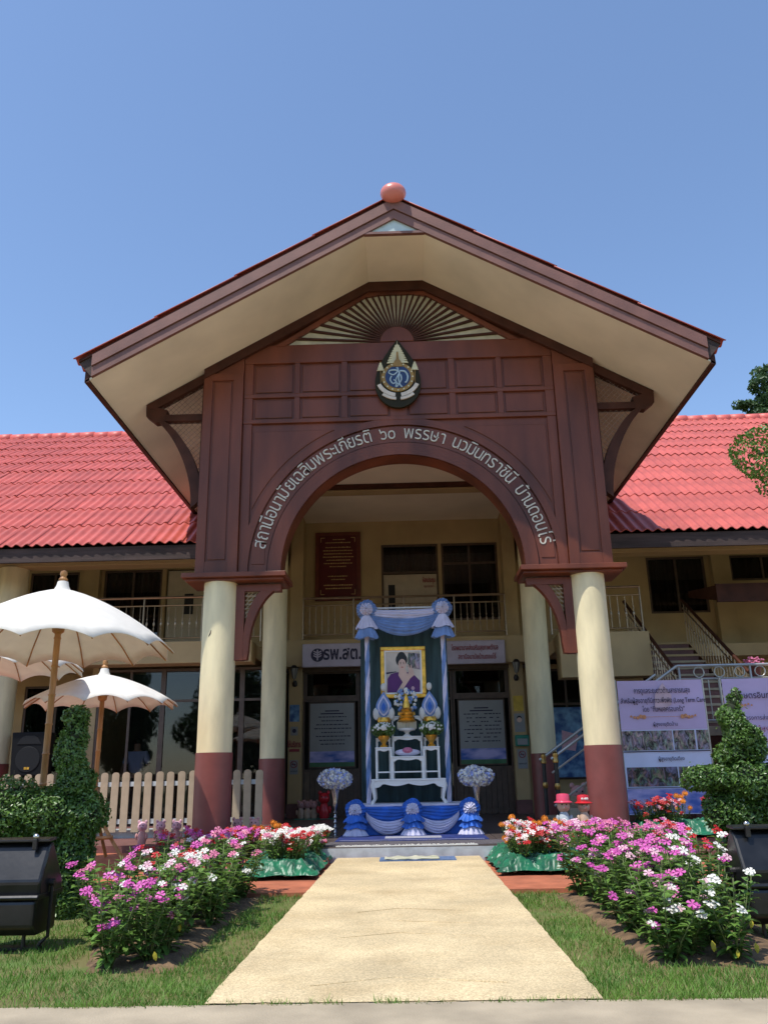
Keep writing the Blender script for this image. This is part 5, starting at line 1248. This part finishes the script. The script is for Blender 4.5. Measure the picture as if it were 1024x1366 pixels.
# ------------------------------------------------------------------ floodlights
def flood(cx, label, flip=1):
    t = empty('floodlight', (cx, 6.2, 0), label, 'floodlight', 'black floodlights in the lawn')
    w2 = .235
    def B_(pts, a, b): return MB().prismx(pts, a, b)
    hood = [(6.10, .34), (6.08, .44), (6.20, .67), (6.26, .69), (6.48, .42), (6.48, .34)]
    B_(hood, cx - w2, cx + w2).build('hood', 'black', t, bev=.018)
    B_([(6.14, .10), (6.06, .16), (6.06, .32), (6.12, .345), (6.45, .345), (6.45, .10)], cx - w2 + .015, cx + w2 - .015).build('ballast_box', 'black', t, bev=.018)
    B_([(6.055, .33), (6.045, .345), (6.055, .36), (6.49, .36), (6.49, .33)], cx - w2 - .006, cx + w2 + .006).build('gasket_rim', 'black', t, bev=.004)
    B_([(6.16, .688), (6.16, .705), (6.285, .715), (6.285, .695)], cx - w2 - .006, cx + w2 + .006).build('top_lip', 'black', t, bev=.004)
    for k in (-1, 1): 
        MB().path([(cx + k * (w2 + .018), 6.25, .42), (cx + k * (w2 + .018), 6.25, .08), (cx + k * (w2 - .03), 6.25, .04), (cx + k * (w2 - .05), 6.25, 0)], .013, 6).build('bracket_arm', 'darkmetal', t)
        MB().tube((cx + k * (w2 + .0), 6.25, .42), (cx + k * (w2 + .035), 6.25, .42), .025, n=10).build('pivot_bolt', 'darkmetal', t)
    MB().box(cx - w2 + .02, cx + w2 - .02, 6.20, 6.30, 0.0, .02).build('foot_plate', 'darkmetal', t)
    for k in (-.11, .11): MB().tube((cx + k, 6.2, .02), (cx + k, 6.2, .11), .014, n=8).build('foot_stub', 'darkmetal', t)
    kx = cx + flip * .145
    MB().box(kx - .015, kx + .015, 6.14, 6.17, .64, .71).build('latch', 'darkmetal', t, bev=.004); MB().ell((kx, 6.16, .725), (.022, .02, .02), 10, 6).build('latch_knob', 'chrome', t, smooth=True)
flood(-2.75, 'black boxy floodlight standing in the grass at the left edge', 1); flood(2.455, 'black boxy floodlight standing in the grass at the right edge', -1)

# ------------------------------------------------------------------ altar group
def ruffle(cx, cy, cz, R, k, amp, y_off=0.0, seed=0, inner=.1, rings=7):
    n = k * 6
    vs = []; fs = []
    for i in range(rings + 1):
        r = R * (inner + (1 - inner) * i / rings)
        for j in range(n):
            a = 2 * pi * j / n; wv = sin(k * a + seed) * amp * (i / rings) ** 1.2 + .3 * amp * sin(2.3 * k * a + i)
            vs.append((cx + r * cos(a) * (1 + .04 * sin(5 * a + seed)), cy + y_off + wv + .35 * r * (i / rings), cz + r * sin(a) * (1 + .04 * cos(4 * a + seed))))
    for i in range(rings):
        for j in range(n): fs.append((i * n + j, i * n + (j + 1) % n, (i + 1) * n + (j + 1) % n, (i + 1) * n + j))
    return MB().add(vs, fs)
def skirt(cx, cy, zt, zb, r0, r1, k, amp, seed=0):
    n = k * 6; vs = []; fs = []; rg = 8
    for i in range(rg + 1):
        u = i / rg; r = r0 + (r1 - r0) * u ** .8
        for j in range(n):
            a = 2 * pi * j / n; q = 1 + amp * u * sin(k * a + seed + .6 * sin(3 * a)); vs.append((cx + r * q * cos(a), cy + r * q * .6 * sin(a), zt + (zb - zt) * u + .015 * u * sin(4 * a + seed)))
    for i in range(rg):
        for j in range(n): fs.append((i * n + j, i * n + (j + 1) % n, (i + 1) * n + (j + 1) % n, (i + 1) * n + j))
    return MB().add(vs, fs)
def rosette(cx, cy, cz, R, outer, inner, sk, label, parent, white='white_c'):
    t = bpy.data.objects.new('rosette', None); t.location = Vector((0, 0, 0)) - Vector(parent.location); link(t, parent)
    def rb(mb, name, m): o = mb.build(name, m, None, smooth=True); o.modifiers.clear(); o.parent = t; o.location = (0, 0, 0); return o
    rb(ruffle(cx, cy, cz, R, 16, R * .13, 0, 1), 'ruffle', outer); rb(ruffle(cx, cy, cz, R * .82, 14, R * .13, -R * .20, 2), 'ruffle', outer); rb(ruffle(cx, cy, cz, R * .62, 12, R * .14, -R * .42, 3), 'ruffle', inner); rb(ruffle(cx, cy, cz, R * .38, 9, R * .12, -R * .58, 4), 'ruffle', inner)
    for i, (zt, zb, r0, r1, m) in enumerate(sk): rb(skirt(cx, cy, zt, zb, r0, r1, 13, .13, i), 'skirt', m)
    return t
AL_ = empty('altar_dais', (.04, 13.7, .2), 'low altar dais wrapped in royal blue and lilac cloth swags', 'altar')
B(-.78, .86, 13.25, 14.25, .205, .63).build('dais', 'royal', AL_); B(-.80, .88, 13.23, 14.27, .63, .655).build('top_cloth', 'white_c', AL_)
def swag(x0, x1, zt, drop_t, drop_b, y, m, name, parent, folds=5, th=.03, bulge=.05, w=24, h=26):
    def f(u, v):
        c = 4 * u * (1 - u); v = v + .035 * noise.noise(Vector((u * 3 + x0 * 5, v * 3, zt * 4))) * sin(pi * v); u = u + .02 * noise.noise(Vector((v * 6, u * 2, x0))) * sin(pi * u); z0 = zt - drop_t * c ** .8; z1 = zt - .10 - drop_b * c ** .85
        z = z0 + (z1 - z0) * v; return (x0 + (x1 - x0) * u, y - bulge * (.4 + .6 * c) * sin(pi * min(1, v * .9 + .1)) - th * (.3 + .7 * c) * abs(sin(v * folds * pi + .4 * sin(u * 5) + 1.2 * noise.noise(Vector((u * 2, v * 2, x0 * 3))))) - .4 * th * abs(sin(v * folds * 2.7 * pi + 2 * u)), z)
    o = MB().grid(f, w * 2, h * 2).build(name, m, parent, smooth=True); o.modifiers.clear(); return o
swag(-.72, .05, .63, .0, .16, 13.24, 'royal', 'swag', AL_, 5); swag(.05, .82, .63, .0, .16, 13.24, 'royal', 'swag', AL_, 5)
swag(-.64, .02, .56, .14, .23, 13.20, 'white_c', 'swag', AL_, 5); swag(.10, .74, .56, .14, .23, 13.20, 'white_c', 'swag', AL_, 5)
for x, s in ((-.80, 0), (.05, 1), (.90, 2)):
    rosette(x, 13.13, .585, .155, 'royal', 'white_c', [(.56, .42, .05, .17, 'royal'), (.47, .33, .06, .16, 'royal'), (.38, .215, .07, .18, 'white_c')], '', AL_)
DR = empty('altar_backdrop', (0, 13.95, .66), 'dark green cloth screen with twisted blue and lilac posts behind the altar', 'backdrop')
MB().grid(lambda u, v: (-.74 + 1.44 * u, 13.98 + .015 * sin(u * 40), .66 + 3.05 * v), 60, 4).build('screen', 'cloth_d', DR, smooth=True, solid=.01)
for x in (-.615, .625):
    for k, m in ((0, 'white_c'), (1, 'sky_c'), (2, 'sky_c'), (3, 'white_c')):
        MB().path([(x + .020 * cos(7.5 * z + k * pi / 2), 13.62 + .020 * sin(7.5 * z + k * pi / 2), z) for z in [.66 + i * .045 for i in range(62)]], .021, 7).build('twisted_strip', m, DR, smooth=True)
    MB().tube((x, 13.62, .66), (x, 13.62, 3.75), .012, n=6).build('post', 'whitepaint', DR)
    rosette(x, 13.52, 3.68, .17, 'sky_c', 'white_c', [(3.58, 3.36, .05, .17, 'white_c'), (3.42, 3.20, .09, .18, 'sky_c')], '', DR)
swag(-.60, .60, 3.70, .03, .10, 13.60, 'white_c', 'top_swag', DR, 3, .025); swag(-.60, .60, 3.62, .10, .28, 13.575, 'sky_c', 'top_swag', DR, 5, .03)
MB().tube((-.66, 13.66, 3.72), (.66, 13.66, 3.72), .014, n=6).build('cross_bar', 'whitepaint', DR)
# framed portrait print
FR = empty('framed_portrait', (-.04, 13.9, 2.3), 'gold framed portrait of a woman in purple above the altar', 'picture')
x0, x1, z0, z1 = -.41, .335, 2.27, 3.11; fw = .065
for a in ((x0, x1, z0, z0 + fw), (x0, x1, z1 - fw, z1), (x0, x0 + fw, z0 + fw, z1 - fw), (x1 - fw, x1, z0 + fw, z1 - fw)): B(a[0], a[1], 13.84, 13.90, a[2], a[3]).build('frame', 'gold', FR, bev=.012)
iw = .025
for a in ((x0 + fw, x1 - fw, z0 + fw, z0 + fw + iw), (x0 + fw, x1 - fw, z1 - fw - iw, z1 - fw), (x0 + fw, x0 + fw + iw, z0 + fw + iw, z1 - fw - iw), (x1 - fw - iw, x1 - fw, z0 + fw + iw, z1 - fw - iw)): B(a[0], a[1], 13.855, 13.89, a[2], a[3]).build('inner_frame', 'whitepaint', FR)
pr_ = B(x0 + fw + iw, x1 - fw - iw, 13.872, 13.884, z0 + fw + iw, z1 - fw - iw).build('print', 'photobg', FR)
def fl(pts, d, m, nm='print_shape'):
    if sum(pts[i][0] * pts[(i + 1) % len(pts)][1] - pts[(i + 1) % len(pts)][0] * pts[i][1] for i in range(len(pts))) < 0: pts = pts[::-1]
    MB().prism([(x0 + fw + iw + .565 * u, z0 + fw + iw + .66 * v) for u, v in pts], 13.872 - d, 13.873 - d + .0005).build(nm, m, FR)
fl([(.62, .62), (1, .55), (1, .95), (.66, .98)], .0012, 'photo', 'print_shape'); fl([(0, .45), (.3, .5), (.3, .52), (0, .50)], .001, 'print_d')
def el(cx, cz, rx, rz, n=22): return [(cx + rx * cos(2 * pi * i / n), cz + rz * sin(2 * pi * i / n)) for i in range(n)]
fl(el(.46, .80, .17, .17), .002, 'hair'); fl(el(.46, .90, .12, .10), .0022, 'hair')
fl([(.03, 0), (.97, 0), (.98, .28), (.80, .44), (.62, .50), (.33, .50), (.14, .46), (.04, .34)], .003, 'purple'); fl([(.38, .56), (.58, .56), (.64, .40), (.50, .22), (.36, .42)], .004, 'skinprint')
fl(el(.475, .68, .115, .145), .005, 'skinprint'); fl(el(.475, .62, .035, .012, 12), .006, 'lipred')
for u in (.43, .52): fl(el(u, .705, .022, .008, 10), .006, 'hair'); fl([(u - .03, .735), (u + .03, .735), (u + .02, .745), (u - .02, .745)], .006, 'hair')
fl([(.30, .02), (.42, .0), (.70, .34), (.82, .42), (.80, .52), (.70, .60), (.66, .50), (.60, .40)], .007, 'skinprint'); fl(el(.73, .53, .07, .06), .008, 'skinprint'); fl([(.66, .56), (.63, .68), (.66, .69), (.70, .58)], .0085, 'skinprint'); fl([(.72, .56), (.71, .66), (.745, .66), (.76, .56)], .0085, 'skinprint')
fl(el(.77, .10, .05, .045, 14), .004, 'palepink')
# lacquered altar tables
def atable(x0, x1, y0, y1, z0, z1, label, cab=False, shelf=False):
    t = empty('altar_table', ((x0 + x1) / 2, (y0 + y1) / 2, z0), label, 'table', 'white lacquered altar tables')
    w_ = x1 - x0; th = .028 if cab else .02; lw = .05 if cab else .032
    B(x0, x1, y0, y1, z1 - th, z1).build('table_top', 'whitepaint', t, bev=.006)
    ap = .075 if cab else .04; n = 24
    xs_ = [x0 + lw * .6 + (w_ - lw * 1.2) * i / n for i in range(n + 1)]
    def low(x):
        u = (x - x0) / w_; return z1 - th - ap * (.55 + .45 * abs(cos(u * pi * (3 if cab else 2))) + (.4 if u < .12 or u > .88 else 0))
    MB().strip(xs_, low, lambda x: z1 - th, y0 + .012, y0 + .028).build('apron', 'whitepaint', t); MB().strip(xs_, low, lambda x: z1 - th, y1 - .028, y1 - .012).build('apron', 'whitepaint', t)
    for sx in (-1, 1):
        for y in (y0 + .03, y1 - .03):
            xe = x0 + lw * .6 if sx < 0 else x1 - lw * .6; h = z1 - th - z0
            if cab:
                P = [(xe - sx * .01, y, z1 - th), (xe + sx * .012, y, z0 + h * .78), (xe - sx * .012, y, z0 + h * .45), (xe - sx * .02, y, z0 + h * .22), (xe + sx * .012, y, z0 + .03), (xe + sx * .02, y, z0)]
                MB().path(P, [.036, .038, .026, .021, .026, .03], 8).build('leg', 'whitepaint', t, smooth=True)
            else: B(xe - .014, xe + .014, y - .014, y + .014, z0, z1 - th).build('leg', 'whitepaint', t, bev=.004)
    if shelf: B(x0 + .03, x1 - .03, y0 + .03, y1 - .03, z0 + .09, z0 + .11).build('lower_shelf', 'whitepaint', t)
    return t
atable(-.565, .575, 13.32, 13.95, .655, 1.02, 'long white low table with curved legs carrying the altar set', True)
atable(-.50, -.235, 13.36, 13.60, 1.02, 1.49, 'narrow white table at the left end of the altar', shelf=True); atable(.235, .50, 13.36, 13.60, 1.02, 1.49, 'narrow white table at the right end of the altar', shelf=True)
atable(-.25, .25, 13.34, 13.58, 1.02, 1.35, 'low front middle table of the altar set', shelf=True); atable(-.24, .24, 13.60, 13.76, 1.02, 1.66, 'second tier middle table of the altar set'); atable(-.25, .26, 13.77, 13.94, 1.02, 1.98, 'tallest rear middle table of the altar set')
for s in (-1, 1): a, b = sorted((s * .26, s * .50)); atable(a, b, 13.66, 13.88, 1.02, 1.64, 'tall rear side table on the %s of the altar set' % ('left' if s < 0 else 'right'))
# offerings
for s in (-1, 1):
    nm = 'left' if s < 0 else 'right'; x = s * .37 + .005
    t = empty('offering_bowl', (x, 13.47, 1.49), 'gold footed bowl with green and white flowers on the %s narrow table' % nm, 'flower bowl')
    MB().lathe([(.055, 0), (.06, .02), (.03, .05), (.04, .07), (.085, .13), (.095, .17), (.08, .18)], (x, 13.47, 1.49), 20).build('bowl', 'gold', t, smooth=True)
    p, nn = blob_points([((x, 13.47, 1.76), (.19, .12, .115))], 1100, .5, .04); leaf_cloud(p, nn, .045, 'greenery', 'leaf', t)
    fb = MB()
    for k in range(34):
        a = random.uniform(0, 2 * pi); e = random.uniform(-.2, 1.3); c = (x + .175 * cos(a) * cos(e), 13.47 - .11 * abs(sin(a)) * cos(e) - .01, 1.76 + .10 * sin(e)); fb.ell(c, (.018, .014, .018), 7, 5)
    fb.ell((x, 13.35, 1.78), (.045, .03, .045), 12, 8)
    fb.build('blossoms', 'white', t)
    t = empty('flower_cone', (x - s * .0, 13.76, 1.64), 'blue and white teardrop flower offering on the %s of the altar' % nm, 'offering'); y = 13.76
    MB().lathe([(.06, 0), (.07, .03), (.035, .08), (.05, .14), (.10, .22), (.11, .28), (.09, .32)], (x, y, 1.64), 20).build('stand', 'gold', t, smooth=True)
    def td(r, h): return [(x + r * sin(pi * u) ** .8 * (1 if side > 0 else -1) * (1 - u) ** .35 * 1.25, 1.93 + h * u) for side in (1, -1) for u in ([i / 12 for i in range(13)] if side > 0 else [1 - i / 12 for i in range(1, 12)])]
    for (r, h, y0_, m_, dz) in ((.145, .30, .0, 'white', 0), (.125, .42, -.02, 'sky_c', .02), (.095, .34, -.04, 'white_c', .05), (.070, .26, -.06, 'sky_c', .08), (.035, .15, -.075, 'royal', .12)):
        pts_ = [(a, b + dz) for a, b in td(r, h)]; MB().prism(pts_, y + y0_ - .01, y + y0_ + .02).build('petal_layer', m_, t, bev=.006)
    for q in (-1, 1):
        MB().ell((x + q * .12, y - .01, 2.02), (.055, .03, .10), 12, 8).build('side_wing', 'white', t, smooth=True)
    MB().ell((x, y, 2.44), (.045, .04, .065), 14, 9).build('top_bud', 'white', t, smooth=True)
t = empty('gold_tiered_offering', (0.0, 13.67, 1.66), 'gold conical offering on a fringed footed tray at the centre of the altar', 'offering')
oz = (0, 13.67, 1.66)
MB().lathe([(.075, 0), (.035, .03), (.03, .05), (.055, .075), (.13, .09), (.14, .12)], oz, 24).build('tray_foot', 'whitepaint', t, smooth=True)
for i in range(40):
    a = 2 * pi * i / 40; MB().tube((.145 * cos(a), 13.67 + .07 * sin(a), 1.77), (.147 * cos(a), 13.67 + .07 * sin(a), 1.885), .0095, n=5).build('fringe_tassel', 'gap', t)
MB().lathe([(.14, .22), (.15, .235), (.12, .26), (.135, .28), (.105, .31), (.12, .325), (.125, .36), (.085, .39), (.095, .41), (.06, .44), (.055, .50), (.032, .57), (.036, .58), (.010, .66)], oz, 24).build('gold_tiers', 'gold', t, smooth=True)
for i in range(12):
    a = 2 * pi * i / 12; MB().lathe([(.014, 0), (.010, .03), (.001, .055)], (.125 * cos(a), 13.67 + .125 * sin(a) * .6, 1.66 + .325), 6).build('gold_leaf_point', 'gold', t)
t = empty('altar_bouquet', (0, 13.90, 1.98), 'blue and white bouquet standing behind the gold offering', 'bouquet')
p, nn = blob_points([((0, 13.81, 2.22), (.19, .05, .18))], 500, .5, .03); leaf_cloud(p, nn, .04, 'greenery', 'leaf', t)
fb = MB(); fw_ = MB()
for k in range(60):
    a = random.uniform(0, 2 * pi); r = .185 * math.sqrt(random.random()); (fb if k % 2 else fw_).ell((r * cos(a), 13.765, 2.22 + r * sin(a)), (.027, .015, .027), 8, 5)
fb.build('blue_blossoms', 'sky_c', t); fw_.build('white_blossoms', 'white', t); MB().tube((0, 13.81, 1.98), (0, 13.81, 2.2), .012, n=6).build('stalk', 'stem', t)
t = empty('pillow_offering', (0, 13.64, 1.36), 'small white cushion with pink flower between the altar tables', 'cushion'); MB().ell((0, 13.52, 1.41), (.20, .08, .055), 18, 9).build('cushion', 'white_c', t, smooth=True); MB().ell((0, 13.45, 1.44), (.08, .03, .045), 12, 8).build('pink_flower', 'pink', t, smooth=True)
# stands with flower domes
for s, x in ((-1, -1.11), (1, 1.03)):
    nm = 'left' if s < 0 else 'right'
    t = empty('flower_stand', (x, 13.3, .2), 'silver trumpet vase stand with a dome of white and blue flowers, %s of the altar' % nm, 'vase', 'silver flower stands beside the altar')
    pr = [(.09, 0), (.09, .015), (.02, .03)]
    for k in range(5): z = .05 + k * .07; pr += [(.012, z), (.032, z + .02), (.012, z + .045)]
    pr += [(.02, .42), (.035, .45), (.03, .5), (.05, .62), (.07, .70), (.10, .74)]
    MB().lathe(pr, (x, 13.3, .205), 18).build('vase', 'chrome', t, smooth=True)
    p, nn = blob_points([((x, 13.3, 1.03), (.265, .25, .155))], 1300, .25, .03)
    k = RNG.random(len(p)) < .70; up_ = p[:, 2] > .93
    for sel, m_, nm_ in ((k, 'white', 'white_blossoms'), (~k, 'bluep', 'blue_blossoms')):
        a = p[sel]; a[:, 2] = np.maximum(a[:, 2], .90 + .02 * RNG.random(len(a))); leaf_cloud(a, nn[sel], .058, nm_, m_, t, jitter=.6, aspect=.9)
    MB().ell((x, 13.3, 1.01), (.21, .20, .11), 14, 8).build('flower_core', 'white_c', t, smooth=True)
# rugs and mat
t = empty('blue_rug', (0, 12.6, .22), 'royal blue patterned rug in front of the altar', 'rug')
B(-1.02, 1.08, 12.15, 13.4, .219, .230).build('pile', 'rug', t); B(-.96, 1.02, 12.20, 12.24, .2305, .2325).build('border', 'rugprint', t); B(-.35, .45, 12.5, 12.9, .2305, .2325).build('centre_pattern', 'rugprint', t)
t = empty('patterned_mat', (0, 11.8, .22), 'dark grey patterned mat at the top of the porch step', 'rug'); B(-1.25, 1.25, 11.42, 12.12, .219, .224).build('pile', mat('grey_mat', (.10, .09, .10), .9, .5, 60), t)
t = empty('door_mat', (.08, 10.95, .1), 'small blue door mat with a folded striped towel on the path end', 'mat'); B(-.37, .55, 10.72, 11.12, .098, .112).build('mat', mat('mat_blue', (.10, .16, .30), .9, .2, 30), t)
MB().grid(lambda u, v: (-.31 + .66 * u, 10.75 + .30 * v, .125 + .012 * sin(u * 19) * sin(v * 6) + .008 * noise.noise(Vector((u * 8, v * 6, 0)))), 40, 16).build('towel', mat('striped_towel', (.60, .56, .46), .9, 0, 12, col2=(.28, .30, .18), stretch=(.4, 6, 1)), t, smooth=True, solid=.01)

# ------------------------------------------------------------------ clay figures
def figure(x, y, z, h, body, face, hat, label, snout=True, dots=False):
    t = empty('clay_figure', (x, y, z), label, 'figurine', 'clay garden figures')
    s = h / .5
    if z > .3: B(x - .10, x + .10, y - .09, y + .09, .207, z).build('plinth', 'clay', t)
    MB().lathe([(.075 * s, 0), (.09 * s, .08 * s), (.085 * s, .16 * s), (.05 * s, .24 * s)], (x, y, z), 16).build('body', body, t, smooth=True)
    MB().ell((x, y, z + .32 * s), (.095 * s, .09 * s, .095 * s), 18, 12).build('head', face, t, smooth=True)
    if snout: MB().ell((x + .01 * s, y - .085 * s, z + .30 * s), (.038 * s, .03 * s, .028 * s), 12, 8).build('snout', face, t, smooth=True); MB().ell((x + .01 * s, y - .112 * s, z + .305 * s), (.013 * s, .008 * s, .010 * s), 8, 5).build('nose', 'lipred', t)
    for k in (-1, 1):
        MB().ell((x + k * .035 * s, y - .083 * s, z + .345 * s), (.010 * s, .007 * s, .012 * s), 8, 5).build('eye', 'hair', t)
        MB().ell((x + k * .10 * s, y - .03 * s, z + .14 * s), (.028 * s, .03 * s, .06 * s), 8, 6).build('arm', body, t, smooth=True)
        if not hat: MB().ell((x + k * .07 * s, y, z + .41 * s), (.03 * s, .015 * s, .035 * s), 8, 6).build('ear', face, t, smooth=True)
    if hat:
        MB().lathe([(.135 * s, .365 * s), (.14 * s, .375 * s), (.10 * s, .395 * s), (.095 * s, .47 * s), (.085 * s, .49 * s), (.02 * s, .50 * s)], (x, y, z), 20).build('hat', hat, t, smooth=True)
        if dots:
            for a in (-1.9, -1.4, -1.1): MB().ell((x + .095 * s * cos(a), y + .097 * s * sin(a), z + .435 * s), (.022 * s, .012 * s, .02 * s), 8, 5).build('hat_flower', 'white', t)
    return t
figure(2.02, 11.62, .37, .44, 'riser', 'clay', 'hatpink', 'clay bear figure with a pink hat before the right column'); figure(2.30, 11.70, .37, .42, 'clay', 'clay', 'hatred', 'clay bear figure with a red flowered hat before the right column', dots=True)
for i, x in enumerate((-3.78, -3.52, -3.29)): figure(x, 12.5, .215, .36, 'pinkclay', 'palepink', None, 'pale pink clay pig figure by the fence, %s from the left' % ('first', 'second', 'third')[i])
for i, x in enumerate((-2.42, -2.18)): figure(x, 12.45, .215, .38, 'dado', 'pinkclay', None, 'pink clay pig figure with column shade put into its colour, %s one' % ('left', 'right')[i])  # darker body and face colours stand in for shade on these two pigs
for i, x in enumerate((-2.28, -2.14, -2.0)): figure(x, 18.6, .23, .42, 'clay', 'pinkclay', None, 'small clay doll by the wall left of the altar, %s in its row' % ('first', 'second', 'third')[i], snout=False)
figure(-1.78, 18.5, .23, .62, 'hatred', 'hatred', None, 'red clay figure at the right end of the doll row', snout=False)
B(-2.4, -1.55, 18.35, 18.8, .206, .228).build('doll_mat', 'green'); tag(bpy.data.objects['doll_mat'], 'thin green mat under the row of dolls', 'mat')
t = figure(3.05, 15.9, .215, .75, 'white', 'pinkclay', None, 'pink figure in a white ruffle between the right columns', snout=False)
